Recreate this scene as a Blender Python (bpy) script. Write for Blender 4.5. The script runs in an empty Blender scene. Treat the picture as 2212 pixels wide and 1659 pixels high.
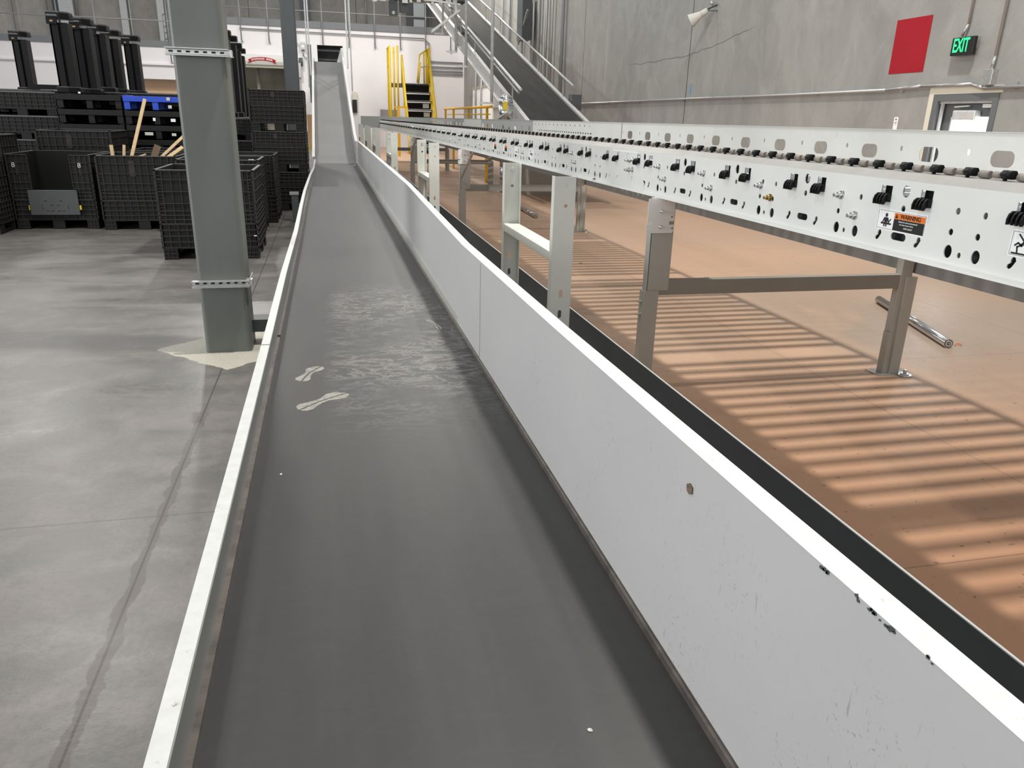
import bpy, bmesh, math, random
from mathutils import Vector, Matrix
random.seed(7)
S = bpy.context.scene
C = S.collection
# ------------------------------------------------------------------ camera
H = 1.6
YAW, PIT, ROL, FPX = 0.23726, 0.33657, -0.02580, 1630.7
f_ = Vector((math.sin(YAW)*math.cos(PIT), math.cos(YAW)*math.cos(PIT), -math.sin(PIT)))
r_ = Vector((math.cos(YAW), -math.sin(YAW), 0)); d_ = f_.cross(r_)
cR = math.cos(ROL)*r_ + math.sin(ROL)*d_
cD = -math.sin(ROL)*r_ + math.cos(ROL)*d_
cam = bpy.data.objects.new('camera', bpy.data.cameras.new('camera')); C.objects.link(cam)
cam.data.sensor_width = 36; cam.data.lens = 36*FPX/2212
cam.data.clip_start = 0.02; cam.data.clip_end = 300
M = Matrix((( cR.x, -cD.x, -f_.x, 0), (cR.y, -cD.y, -f_.y, 0), (cR.z, -cD.z, -f_.z, H), (0, 0, 0, 1)))
cam.matrix_world = M
S.camera = cam
# ------------------------------------------------------------------ world, light, exposure
w = bpy.data.worlds.new('world'); S.world = w; w.use_nodes = True
w.node_tree.nodes['Background'].inputs[0].default_value = (0.93, 0.96, 1.0, 1)
w.node_tree.nodes['Background'].inputs[1].default_value = 0.42
S.view_settings.view_transform = 'Standard'; S.view_settings.look = 'None'
S.view_settings.exposure = 0.0; S.view_settings.gamma = 1.0
def lamp(name, loc, power, size, col=(1, .97, .92), spot=None):
    l = bpy.data.lights.new(name, 'AREA'); l.shape = 'DISK'; l.size = size; l.energy = power; l.color = col
    if spot: l.spread = spot
    o = bpy.data.objects.new(name, l); o.location = loc; C.objects.link(o); return o
LZ = 12.0
lamp('high_bay_light', (3.05, 4.6, LZ), 1280, .70)
for i, (x, y, p) in enumerate([(-5.2, 4.6, 380), (-6.8, 19, 380), (-12.2, 33, 460), (4.6, 18, 260), (3.5, 31, 1000), (-4, 34, 1100), (5.5, 37, 700)]):
    lamp('high_bay_light', (x, y, LZ), p, .8 if x > -6 else 3.4)
def fill_light(loc, rot, sx, sy, p):
    l = bpy.data.lights.new('added_fill_light', 'AREA'); l.shape = 'RECTANGLE'; l.size = sx; l.size_y = sy; l.energy = p; l.color = (.95, .98, 1)
    o = bpy.data.objects.new('added_fill_light', l); o.location = loc; o.rotation_euler = rot; C.objects.link(o)
fill_light((-15.5, 3.5, 4.2), (0, math.radians(-90), 0), 4.5, 12, 1500)      # added fill from far left, brightens left-facing sides
fill_light((-3, -13, 5.0), (math.radians(82), 0, 0), 14, 5, 520)            # added fill behind the camera, brightens camera-facing sides
# ------------------------------------------------------------------ helpers
def at(px, py, X=None, Y=None, Z=None):
    d = ((px-1106)/FPX)*cR + ((py-829.5)/FPX)*cD + f_
    t = X/d.x if X is not None else (Y/d.y if Y is not None else (Z-H)/d.z)
    return Vector((0, 0, H)) + t*d
class MB:
    def __init__(s): s.b = bmesh.new()
    def box(s, x0, x1, y0, y1, z0, z1):
        v = [s.b.verts.new((x, y, z)) for x in (x0, x1) for y in (y0, y1) for z in (z0, z1)]
        for q in ((0,1,3,2),(4,6,7,5),(0,4,5,1),(2,3,7,6),(0,2,6,4),(1,5,7,3)): s.b.faces.new([v[i] for i in q])
        return s
    def cyl(s, p, q, r, r2=None, n=12, cap=True):
        p, q = Vector(p), Vector(q); a = (q-p).normalized(); r2 = r if r2 is None else r2
        u = a.cross(Vector((0,0,1)) if abs(a.z) < .9 else Vector((1,0,0))).normalized(); w2 = a.cross(u)
        R1 = []; R2 = []
        for i in range(n):
            t = 2*math.pi*i/n; o = math.cos(t)*u + math.sin(t)*w2
            R1.append(s.b.verts.new(p+o*r)); R2.append(s.b.verts.new(q+o*r2))
        for i in range(n):
            fc = s.b.faces.new((R1[i], R1[(i+1)%n], R2[(i+1)%n], R2[i])); fc.smooth = True
        if cap: s.b.faces.new(R1[::-1]); s.b.faces.new(R2)
        return s
    def tube(s, pts, r, n=8):
        for a, b in zip(pts, pts[1:]): s.cyl(a, b, r, n=n)
        return s
    def bar(s, p, q, wx, wz, side=None):
        p, q = Vector(p), Vector(q); a = (q-p).normalized()
        u = Vector(side).normalized() if side else (Vector((1,0,0)) if abs(a.x) < .9 else Vector((0,1,0)))
        u = (u - a*u.dot(a)).normalized(); n2 = a.cross(u)
        v = []
        for e in (p, q):
            for sx, sz in ((-1,-1),(1,-1),(1,1),(-1,1)): v.append(s.b.verts.new(e+u*sx*wx/2+n2*sz*wz/2))
        for qd in ((0,1,2,3),(7,6,5,4),(0,4,5,1),(1,5,6,2),(2,6,7,3),(3,7,4,0)): s.b.faces.new([v[i] for i in qd])
        return s
    def prism(s, poly, axis, a, b):
        def mk(p, t):
            return (t, p[0], p[1]) if axis == 'x' else ((p[0], t, p[1]) if axis == 'y' else (p[0], p[1], t))
        A = [s.b.verts.new(mk(p, a)) for p in poly]; B = [s.b.verts.new(mk(p, b)) for p in poly]; n = len(poly)
        s.b.faces.new(A[::-1]); s.b.faces.new(B)
        for i in range(n): s.b.faces.new((A[i], A[(i+1)%n], B[(i+1)%n], B[i]))
        return s
    def loft(s, secs, close=True):
        rows = [[s.b.verts.new(p) for p in sec] for sec in secs]; n = len(secs[0])
        for a, b in zip(rows, rows[1:]):
            for i in range(n if close else n-1): s.b.faces.new((a[i], a[(i+1)%n], b[(i+1)%n], b[i]))
        if close and n > 2: s.b.faces.new(rows[0][::-1]); s.b.faces.new(rows[-1])
        return s
    def mesh(s, name, mat=None, fix=True):
        if fix: bmesh.ops.recalc_face_normals(s.b, faces=s.b.faces)
        m = bpy.data.meshes.new(name); s.b.to_mesh(m); s.b.free()
        if mat: m.materials.append(mat)
        return m
    def build(s, name, mat, parent=None, bevel=0, fix=True):
        o = bpy.data.objects.new(name, s.mesh(name, mat, fix)); C.objects.link(o)
        if parent: o.parent = parent
        if bevel:
            b = o.modifiers.new('bevel', 'BEVEL'); b.width = bevel; b.segments = 2; b.limit_method = 'ANGLE'
        return o
def tag(o, label, cat, group=None, kind=None):
    o['label'] = label; o['category'] = cat
    if group: o['group'] = group
    if kind: o['kind'] = kind
    return o
def struct(o, label=None):
    o['kind'] = 'structure'
    if label: o['label'] = label
    return o
def thing(name, label, cat, loc=(0,0,0), rz=0, group=None):
    o = bpy.data.objects.new(name, None); o.empty_display_size = .1; C.objects.link(o)
    o.location = loc; o.rotation_euler = (0,0,rz); return tag(o, label, cat, group)
def dup(root, loc=None, label=None, group=None, scale=None, rz=None):
    r = root.copy(); C.objects.link(r)
    if loc is not None: r.location = loc
    if label: r['label'] = label
    if group: r['group'] = group
    if rz is not None: r.rotation_euler = (0,0,rz)
    if scale: r.scale = scale
    for ch in list(root.children):
        c = ch.copy(); C.objects.link(c); c.parent = r
        for g in ch.children:
            d = g.copy(); C.objects.link(d); d.parent = c
    return r
def plate_mesh(outline, holes, thick, name):
    """flat plate in local XY with real holes, via a filled 2D curve"""
    cu = bpy.data.curves.new(name, 'CURVE'); cu.dimensions = '2D'; cu.fill_mode = 'BOTH'; cu.extrude = thick/2
    for poly in [outline] + holes:
        sp = cu.splines.new('POLY'); sp.points.add(len(poly)-1)
        for i, (x, y) in enumerate(poly): sp.points[i].co = (x, y, 0, 1)
        sp.use_cyclic_u = True
    o = bpy.data.objects.new(name, cu); C.objects.link(o)
    dg = bpy.context.evaluated_depsgraph_get(); dg.update()
    m = bpy.data.meshes.new_from_object(o.evaluated_get(dg))
    bpy.data.objects.remove(o); bpy.data.curves.remove(cu); return m
def ell(cx, cy, rx, ry=None, n=14):
    ry = ry or rx
    return [(cx+rx*math.cos(2*math.pi*i/n), cy+ry*math.sin(2*math.pi*i/n)) for i in range(n)]
def rrect(cx, cy, w, h, r, n=4):
    pts = []
    for sx, sy, a0 in ((1,1,0),(-1,1,90),(-1,-1,180),(1,-1,270)):
        for i in range(n+1):
            a = math.radians(a0+90*i/n); pts.append((cx+sx*(w/2-r)+r*math.cos(a), cy+sy*(h/2-r)+r*math.sin(a)))
    return pts
def rect(cx, cy, w, h): return [(cx-w/2,cy-h/2),(cx+w/2,cy-h/2),(cx+w/2,cy+h/2),(cx-w/2,cy+h/2)]
def array_yz(b, m, X, offs, slant=None):
    """copy plate mesh m (local x->world Y, local y->world Z) at each Y offset into MB b"""
    vs = [v.co.copy() for v in m.vertices]; fs = [tuple(p.vertices) for p in m.polygons]
    for o in offs:
        nv = [b.b.verts.new((X - v.z, v.x+o, v.y)) for v in vs]
        for q in fs:
            try: b.b.faces.new([nv[i] for i in q])
            except ValueError: pass
def text(body, size, mat, parent, loc, rot, name='lettering', align='CENTER', thick=.0006, sx=1, bold=0, shear=0):
    cu = bpy.data.curves.new(name, 'FONT'); cu.body = body; cu.size = size; cu.extrude = thick; cu.align_x = align; cu.align_y = 'CENTER'
    cu.offset = bold; cu.shear = shear
    o = bpy.data.objects.new(name, cu); C.objects.link(o)
    dg = bpy.context.evaluated_depsgraph_get(); dg.update()
    m = bpy.data.meshes.new_from_object(o.evaluated_get(dg)); bpy.data.objects.remove(o)
    m.materials.clear(); m.materials.append(mat)
    o = bpy.data.objects.new(name, m); C.objects.link(o); o.parent = parent; o.location = loc; o.rotation_euler = rot; o.scale = (sx,1,1)
    return o
# ------------------------------------------------------------------ materials
MATS = {}
def mat(name, col, rough=.5, metal=0, spec=.5, var=0, vs=3.0, vscale=(1,1,1), dirt=None, ds=8.0, dthr=(.6,.75), bump=0, bs=60, emit=0, rvar=0, coat=0):
    m = bpy.data.materials.new(name); m.use_nodes = True; nt = m.node_tree; N = nt.nodes; L = nt.links
    b = N['Principled BSDF']; b.inputs['Base Color'].default_value = (*col, 1)
    b.inputs['Roughness'].default_value = rough; b.inputs['Metallic'].default_value = metal
    b.inputs['Specular IOR Level'].default_value = spec
    if coat: b.inputs['Coat Weight'].default_value = coat; b.inputs['Coat Roughness'].default_value = .1
    if emit: b.inputs['Emission Color'].default_value = (*col, 1); b.inputs['Emission Strength'].default_value = emit
    if var or dirt or bump or rvar:
        tc = N.new('ShaderNodeTexCoord'); mp = N.new('ShaderNodeMapping'); mp.inputs['Scale'].default_value = vscale
        L.new(tc.outputs['Object'], mp.inputs[0])
    out = None
    if var:
        n = N.new('ShaderNodeTexNoise'); n.inputs['Scale'].default_value = vs; n.inputs['Detail'].default_value = 7; n.inputs['Roughness'].default_value = .62
        L.new(mp.outputs[0], n.inputs[0]); cr = N.new('ShaderNodeValToRGB')
        cr.color_ramp.elements[0].position = .3; cr.color_ramp.elements[1].position = .7
        cr.color_ramp.elements[0].color = (*[c*(1-var) for c in col], 1); cr.color_ramp.elements[1].color = (*[min(1, c*(1+var)) for c in col], 1)
        L.new(n.outputs[0], cr.inputs[0]); out = cr.outputs[0]; L.new(out, b.inputs['Base Color'])
    if dirt:
        n = N.new('ShaderNodeTexNoise'); n.inputs['Scale'].default_value = ds; n.inputs['Detail'].default_value = 9; n.inputs['Roughness'].default_value = .7
        L.new(mp.outputs[0], n.inputs[0]); cr = N.new('ShaderNodeValToRGB')
        cr.color_ramp.elements[0].position = dthr[0]; cr.color_ramp.elements[1].position = dthr[1]
        cr.color_ramp.elements[0].color = (0,0,0,1); cr.color_ramp.elements[1].color = (1,1,1,1); L.new(n.outputs[0], cr.inputs[0])
        mx = N.new('ShaderNodeMix'); mx.data_type = 'RGBA'; L.new(cr.outputs[0], mx.inputs[0])
        if out: L.new(out, mx.inputs[6])
        else: mx.inputs[6].default_value = (*col, 1)
        mx.inputs[7].default_value = (*dirt, 1); L.new(mx.outputs[2], b.inputs['Base Color'])
    if rvar:
        n = N.new('ShaderNodeTexNoise'); n.inputs['Scale'].default_value = vs*.7; n.inputs['Detail'].default_value = 5
        L.new(mp.outputs[0], n.inputs[0]); mr = N.new('ShaderNodeMapRange'); mr.inputs[1].default_value = .3; mr.inputs[2].default_value = .7
        mr.inputs[3].default_value = max(.03, rough-rvar); mr.inputs[4].default_value = rough+rvar
        L.new(n.outputs[0], mr.inputs[0]); L.new(mr.outputs[0], b.inputs['Roughness'])
    if bump:
        n = N.new('ShaderNodeTexNoise'); n.inputs['Scale'].default_value = bs; n.inputs['Detail'].default_value = 4
        L.new(tc.outputs['Object'], n.inputs[0]); bp = N.new('ShaderNodeBump'); bp.inputs['Strength'].default_value = bump; bp.inputs['Distance'].default_value = .01
        L.new(n.outputs[0], bp.inputs['Height']); L.new(bp.outputs[0], b.inputs['Normal'])
    MATS[name] = m; return m
paint = mat('light_grey_paint', (.78,.785,.75), .38, var=.05, vs=2, dirt=(.33,.3,.25), ds=5, dthr=(.66,.85))
paint2 = mat('sage_grey_paint', (.68,.69,.63), .42, var=.06, vs=3)
guard_m = mat('grey_guard_paint', (.46,.47,.475), .42, var=.04, vs=4)
cap_m = mat('worn_white_edge', (.70,.71,.675), .5, var=.05, vs=30, dirt=(.48,.46,.41), ds=30, dthr=(.60,.68))
cap_l = mat('worn_grey_white_edge', (.58,.59,.565), .5, var=.06, vs=30, dirt=(.36,.34,.30), ds=26, dthr=(.62,.70))
leg_m = mat('leg_grey_paint', (.42,.415,.375), .4, var=.06, vs=3)
dark_sheet = mat('dark_slate_paint', (.045,.052,.055), .42, var=.08, vs=6)
edge_m = mat('bare_edge', (.55,.56,.55), .4)
strip_m = mat('worn_steel_strip', (.22,.19,.17), .32, metal=.6, var=.35, vs=6, vscale=(1,3,1))
col_m = mat('column_grey_green_paint', (.15,.16,.145), .45, var=.12, vs=3, vscale=(1,1,.4), dirt=(.16,.07,.025), ds=6, dthr=(.72,.76))
galv = mat('galvanised_steel', (.55,.55,.53), .35, metal=.7, var=.15, vs=30)
galvw = mat('bright_galvanised_steel', (.72,.72,.70), .38, metal=.35, var=.12, vs=12)
chrome = mat('chrome_roller', (.62,.62,.62), .16, metal=1)
zinc = mat('zinc_bolt', (.66,.67,.66), .28, metal=.9)
brass = mat('yellow_zinc_bolt', (.45,.33,.14), .35, metal=.9)
black_p = mat('black_plastic', (.007,.007,.008), .5, spec=.2)
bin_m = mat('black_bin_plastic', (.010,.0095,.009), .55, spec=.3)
rib_m = mat('lit_rib_plastic', (.034,.031,.028), .5, spec=.3, var=.3, vs=9)  # paler than the bin walls: light caught by the ribs, put into the colour
bin_in = mat('dark_bin_inside', (.012,.012,.012), .6)
bin_door = mat('grey_black_door_plastic', (.07,.072,.074), .45, var=.1, vs=5)
dust_edge = mat('dusty_plastic_rim', (.10,.10,.10), .5, var=.3, vs=20)
yellow = mat('safety_yellow_paint', (.72,.50,.02), .4, var=.08, vs=5)
yellow2 = mat('orange_yellow_paint', (.78,.42,.01), .4)
red = mat('red_paint_panel', (.36,.012,.022), .7, spec=.2, var=.06, vs=2)
blue = mat('blue_pallet_plastic', (.02,.075,.55), .4, var=.1, vs=5)
wood = mat('pale_lumber', (.62,.45,.25), .6, var=.2, vs=14, vscale=(1,1,8))
wood_d = mat('brown_board', (.16,.10,.06), .7)
white_m = mat('white_label', (.93,.93,.92), .5)
offw = mat('cream_plastic', (.62,.60,.54), .5)
orange = mat('warning_orange', (.85,.19,.01), .5)
blk = mat('label_black', (.012,.012,.012), .5)
brace_m = mat('shaded_brace_grey', (.27,.265,.235), .45, var=.06, vs=3)  # leg grey darkened: shade under the conveyor put into the colour
beige_cap = mat('dusty_beige_bearing', (.25,.22,.19), .6, var=.2, vs=30)
greyfascia = mat('fascia_grey', (.17,.18,.19), .5)
whitewall = mat('white_painted_drywall', (.80,.775,.78), .6, var=.02, vs=1)
tanwall = mat('tan_plywood', (.62,.42,.27), .6, var=.06, vs=1)
beige = mat('beige_panel', (.36,.34,.27), .6)
steelgrey = mat('electrical_grey', (.075,.085,.088), .5)
rail_m = mat('railing_grey', (.26,.27,.28), .45)
conduit_m = mat('emt_conduit', (.42,.42,.41), .32, metal=.6)
green = mat('exit_green', (.02,.95,.22), .5, emit=1.6)
logo_g = mat('pale_logo_grey', (.28,.28,.28), .5)
daylight = mat('bright_daylight_pane', (.93,.97,1.0), .2, emit=4.0)
doorgrey = mat('door_grey', (.14,.15,.155), .45)
cardboard = mat('brown_cardboard', (.42,.25,.12), .7)
tape = mat('blue_tape', (.07,.28,.62), .6)
bluegrey = mat('blue_grey_panel', (.27,.27,.265), .5)
foil = mat('silver_foil', (.72,.72,.71), .22, metal=1, bump=.6, bs=9)

def nodes(m): return m.node_tree.nodes, m.node_tree.links
def mixc(N, L, fac, a, b):
    mx = N.new('ShaderNodeMix'); mx.data_type = 'RGBA'
    if isinstance(fac, (int, float)): mx.inputs[0].default_value = fac
    else: L.new(fac, mx.inputs[0])
    for i, c in ((6, a), (7, b)):
        if isinstance(c, tuple): mx.inputs[i].default_value = (*c, 1)
        else: L.new(c, mx.inputs[i])
    return mx.outputs[2]
def ramp(N, L, src, p0, p1, v0=0, v1=1):
    mr = N.new('ShaderNodeMapRange'); mr.inputs[1].default_value = p0; mr.inputs[2].default_value = p1
    mr.inputs[3].default_value = v0; mr.inputs[4].default_value = v1; L.new(src, mr.inputs[0]); return mr.outputs[0]
def noise(N, L, vec, scale, detail=6, rough=.6, dist=0):
    n = N.new('ShaderNodeTexNoise'); n.inputs['Scale'].default_value = scale; n.inputs['Detail'].default_value = detail
    n.inputs['Roughness'].default_value = rough; n.inputs['Distortion'].default_value = dist; L.new(vec, n.inputs[0]); return n.outputs[0]
def mapping(N, L, vec, sc=(1,1,1), loc=(0,0,0), rot=(0,0,0)):
    mp = N.new('ShaderNodeMapping'); mp.inputs['Scale'].default_value = sc; mp.inputs['Location'].default_value = loc
    mp.inputs['Rotation'].default_value = rot; L.new(vec, mp.inputs[0]); return mp.outputs[0]
def math_(N, L, op, a, b=0.0):
    m = N.new('ShaderNodeMath'); m.operation = op
    for i, v in ((0, a), (1, b)):
        if isinstance(v, (int, float)): m.inputs[i].default_value = v
        else: L.new(v, m.inputs[i])
    return m.outputs[0]
def sepxyz(N, L, v):
    s = N.new('ShaderNodeSeparateXYZ'); L.new(v, s.inputs[0]); return s.outputs
def groove(N, L, x, pos, halfw, soft):
    d = math_(N, L, 'ABSOLUTE', math_(N, L, 'SUBTRACT', x, pos)); return ramp(N, L, d, halfw+soft, halfw, 0, 1)

# polished concrete floor
fm = mat('polished_concrete', (.25,.245,.23), .3); N, L = nodes(fm); b = N['Principled BSDF']
P_ = N.new('ShaderNodeTexCoord').outputs['Object']
v1 = mapping(N, L, P_, (.55, 1.5, 1)); n1 = noise(N, L, v1, 1.1, 9, .65, .6); n2 = noise(N, L, P_, 3.2, 9, .7, .3); n3 = noise(N, L, P_, 45, 4, .6)
c = mixc(N, L, ramp(N, L, n1, .32, .68), (.105,.106,.096), (.180,.163,.155))
c = mixc(N, L, ramp(N, L, n2, .45, .66, 0, .8), c, (.215,.197,.180))
c = mixc(N, L, ramp(N, L, n3, .5, .75, 0, .35), c, (.09,.085,.08))
X_, Y_, Z_ = sepxyz(N, L, P_)
wob = ramp(N, L, noise(N, L, P_, 6.5, 5), .3, .7, -.018, .018)
xw = math_(N, L, 'ADD', X_, wob)
stain = math_(N, L, 'MULTIPLY', groove(N, L, xw, -.755, .022, .004), ramp(N, L, Y_, 4.45, 4.1, 0, 1))
c = mixc(N, L, math_(N, L, 'MULTIPLY', stain, .8), c, (.10,.09,.075))
c = mixc(N, L, math_(N, L, 'MULTIPLY', groove(N, L, X_, -.755, .0035, .002), .8), c, (.05,.045,.04))
for yy in (3.05, 6.15, 9.4, 10.6): c = mixc(N, L, math_(N, L, 'MULTIPLY', groove(N, L, Y_, yy, .004, .003), .45), c, (.06,.055,.05))
# pale infill patch around the column base (diamond)
dx = math_(N, L, 'ABSOLUTE', math_(N, L, 'ADD', X_, .72)); dy = math_(N, L, 'ABSOLUTE', math_(N, L, 'SUBTRACT', Y_, 5.55))
dm = math_(N, L, 'ADD', math_(N, L, 'ADD', dx, dy), ramp(N, L, noise(N, L, P_, 7, 4), .3, .7, -.02, .02))
pat = ramp(N, L, dm, .545, .53)
c = mixc(N, L, pat, c, mixc(N, L, ramp(N, L, n3, .3, .7), (.36,.34,.28), (.46,.44,.37)))
L.new(c, b.inputs['Base Color'])
rr = ramp(N, L, n1, .35, .65, .26, .40); rr2 = math_(N, L, 'MAXIMUM', rr, math_(N, L, 'MULTIPLY', pat, .7)); L.new(rr2, b.inputs['Roughness'])
bp = N.new('ShaderNodeBump'); bp.inputs['Strength'].default_value = .05; bp.inputs['Distance'].default_value = .02; L.new(noise(N, L, P_, 26, 5), bp.inputs['Height']); L.new(bp.outputs[0], b.inputs['Normal'])
# tan hardboard floor covering
tm = mat('tan_hardboard', (.55,.36,.24), .5); N, L = nodes(tm); b = N['Principled BSDF']; P_ = N.new('ShaderNodeTexCoord').outputs['Object']
n1 = noise(N, L, mapping(N, L, P_, (1, .8, 1)), .55, 5, .55, .4); n2 = noise(N, L, mapping(N, L, P_, (3, 1, 1)), 6, 8, .7); n3 = noise(N, L, mapping(N, L, P_, (1, 1.6, 1)), 22, 3, .5)
X_, Y_, Z_ = sepxyz(N, L, P_)
c = mixc(N, L, ramp(N, L, n1, .4, .62), (.555,.355,.232), (.52,.355,.248))
worn = math_(N, L, 'MULTIPLY', math_(N, L, 'MULTIPLY', ramp(N, L, n1, .25, .42), ramp(N, L, X_, 3.5, 4.1)), ramp(N, L, Y_, 9.0, 5.5))
c = mixc(N, L, math_(N, L, 'MULTIPLY', worn, .75), c, (.255,.215,.18))
c = mixc(N, L, ramp(N, L, n2, .45, .75, 0, .25), c, (.43,.275,.175))
c = mixc(N, L, ramp(N, L, Y_, 4.8, 2.0, 0, .8), c, (.47,.24,.13))  # near end deepened: shade and missing floor reflection painted into the tan
near_ = ramp(N, L, Y_, 6, 3.4, .10, .8)
c = mixc(N, L, math_(N, L, 'MULTIPLY', ramp(N, L, n3, .67, .72), near_), c, (.11,.07,.045))
for yy in (2.1, 4.53, 9.4, 14.3): c = mixc(N, L, math_(N, L, 'MULTIPLY', groove(N, L, Y_, yy, .0022, .002), .6), c, (.14,.08,.05))
for xx in (3.19, 5.63): c = mixc(N, L, math_(N, L, 'MULTIPLY', groove(N, L, X_, xx, .0020, .0018), .6), c, (.14,.08,.05))
L.new(c, b.inputs['Base Color']); L.new(ramp(N, L, n2, .3, .7, .38, .55), b.inputs['Roughness'])
# concrete walls
def concrete(name, ca, cb, joints=(), jaxis=1, vsc=(1,1,.35)):
    m = mat(name, ca, .8); N, L = nodes(m); b = N['Principled BSDF']; P_ = N.new('ShaderNodeTexCoord').outputs['Object']
    n1 = noise(N, L, mapping(N, L, P_, vsc), .55, 8, .6, .5); n2 = noise(N, L, mapping(N, L, P_, (1,1,.5)), 2.6, 8, .7, .3); n3 = noise(N, L, P_, 1.7, 6, .7, .8)
    c = mixc(N, L, ramp(N, L, n1, .35, .65), ca, cb)
    c = mixc(N, L, ramp(N, L, n2, .46, .72, 0, .5), c, tuple(x*.66 for x in ca))
    c = mixc(N, L, ramp(N, L, noise(N, L, mapping(N, L, P_, (1,1,.8), (3,7,1)), 1.1, 8, .7, 1.2), .45, .7, 0, .5), c, tuple(min(1,x*1.28) for x in ca))
    c = mixc(N, L, ramp(N, L, n3, .62, .78, 0, .4), c, (.30,.25,.17))
    P3 = sepxyz(N, L, P_)
    for j in joints: c = mixc(N, L, groove(N, L, P3[jaxis], j, .012, .006), c, (.05,.045,.04))
    if jaxis == 1:
        # hairline crack: z follows a wavy line between Y 13.5 and 19.5
        wv = math_(N, L, 'ADD', math_(N, L, 'MULTIPLY', math_(N, L, 'POWER', math_(N, L, 'MAXIMUM', math_(N, L, 'SUBTRACT', 16.6, P3[1]), 0), 1.6), .045), 2.96)
        wv = math_(N, L, 'ADD', wv, ramp(N, L, noise(N, L, P_, 1.2, 3), .3, .7, -.03, .03))
        cr = math_(N, L, 'MULTIPLY', groove(N, L, P3[2], wv, .004, .006), math_(N, L, 'MULTIPLY', ramp(N, L, P3[1], 13.3, 13.7), ramp(N, L, P3[1], 19.5, 18.8)))
        c = mixc(N, L, math_(N, L, 'MULTIPLY', cr, .8), c, (.07,.065,.06))
    L.new(c, b.inputs['Base Color']); return m
concR = concrete('tilt_up_concrete', (.34,.335,.31), (.27,.265,.25), (15.94, 23.1, 30.3, 37.5))
concB = concrete('brown_grey_concrete', (.50,.465,.42), (.38,.355,.32), (-12, -4.6, 2.4), 0)
# conveyor belt rubber
beltm = mat('grey_conveyor_belt', (.14,.137,.132), .36); N, L = nodes(beltm); b = N['Principled BSDF']; P_ = N.new('ShaderNodeTexCoord').outputs['Object']
X_, Y_, Z_ = sepxyz(N, L, P_)
n1 = noise(N, L, mapping(N, L, P_, (5, .35, 1)), 1.5, 7, .6); n2 = noise(N, L, mapping(N, L, P_, (1, 2.2, 1)), 6.5, 7, .7, 1.3); n3 = noise(N, L, P_, 1.6, 4)
c = mixc(N, L, ramp(N, L, n1, .35, .65), (.030,.029,.028), (.043,.0415,.040))
reg = math_(N, L, 'MULTIPLY', ramp(N, L, Y_, 2.2, 2.9), ramp(N, L, Y_, 4.7, 4.2)); 
reg = math_(N, L, 'MULTIPLY', reg, math_(N, L, 'MULTIPLY', ramp(N, L, X_, -.22, -.14), ramp(N, L, X_, .50, .40)))
ridge = math_(N, L, 'ABSOLUTE', math_(N, L, 'SUBTRACT', n2, .53))
sm = math_(N, L, 'MULTIPLY', math_(N, L, 'MULTIPLY', ramp(N, L, ridge, .05, .0), ramp(N, L, n3, .36, .5)), math_(N, L, 'ADD', math_(N, L, 'MULTIPLY', reg, .34), .010))
c = mixc(N, L, sm, c, (.42,.40,.36)); L.new(c, b.inputs['Base Color'])
b.inputs['Roughness'].default_value = .47; b.inputs['Specular IOR Level'].default_value = .42; b.inputs['Coat Weight'].default_value = 0; b.inputs['Coat Roughness'].default_value = .42; b.inputs['Coat IOR'].default_value = 1.35
dustm = mat('pale_dust_print', (.40,.385,.345), .7); N, L = nodes(dustm); b = N['Principled BSDF']; P_ = N.new('ShaderNodeTexCoord').outputs['Object']
L.new(ramp(N, L, noise(N, L, mapping(N, L, P_, (1,4,1)), 60, 6, .7), .34, .55, .25, .9), b.inputs['Alpha'])
dust2 = mat('faint_dust_print', (.33,.32,.29), .7); N, L = nodes(dust2); b = N['Principled BSDF']; P_ = N.new('ShaderNodeTexCoord').outputs['Object']
L.new(ramp(N, L, noise(N, L, mapping(N, L, P_, (1,3,1)), 30, 6, .7), .4, .65, .0, .6), b.inputs['Alpha'])
# scuffed guard: short dark marks
gm = mat('scuffed_guard_paint', (.47,.475,.475), .42); N, L = nodes(gm); b = N['Principled BSDF']; P_ = N.new('ShaderNodeTexCoord').outputs['Object']
X_, Y_, Z_ = sepxyz(N, L, P_)
n3 = noise(N, L, P_, 2.2, 4); n4 = noise(N, L, P_, 1.3, 5)
c = mixc(N, L, ramp(N, L, n4, .3, .7), (.50,.495,.485), (.55,.545,.53))
dens = ramp(N, L, Y_, 5, 1.0, .0, .045); kk = None
for sc_, rt in (((1, 230, 30), .2), ((1, 170, 22), -.08), ((1, 70, 190), -.5), ((1, 55, 210), -.75), ((1, 300, 90), .1), ((1, 120, 60), .5)):
    nn = noise(N, L, mapping(N, L, P_, sc_, rot=(rt,0,0)), 1.0, 2, .5)
    k1 = ramp(N, L, math_(N, L, 'ADD', nn, dens), .738, .80); kk = k1 if kk is None else math_(N, L, 'MAXIMUM', kk, k1)
kk = math_(N, L, 'MULTIPLY', math_(N, L, 'MULTIPLY', kk, ramp(N, L, n3, .40, .62)), ramp(N, L, Z_, 1.05, .93, .12, 1))
c = mixc(N, L, math_(N, L, 'MULTIPLY', kk, .65), c, (.15,.14,.135)); L.new(c, b.inputs['Base Color'])
# dark incline belt
belt_dark = mat('charcoal_belt', (.032,.030,.028), .75, spec=.15, var=.25, vs=2, vscale=(3,.4,.4))

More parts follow.
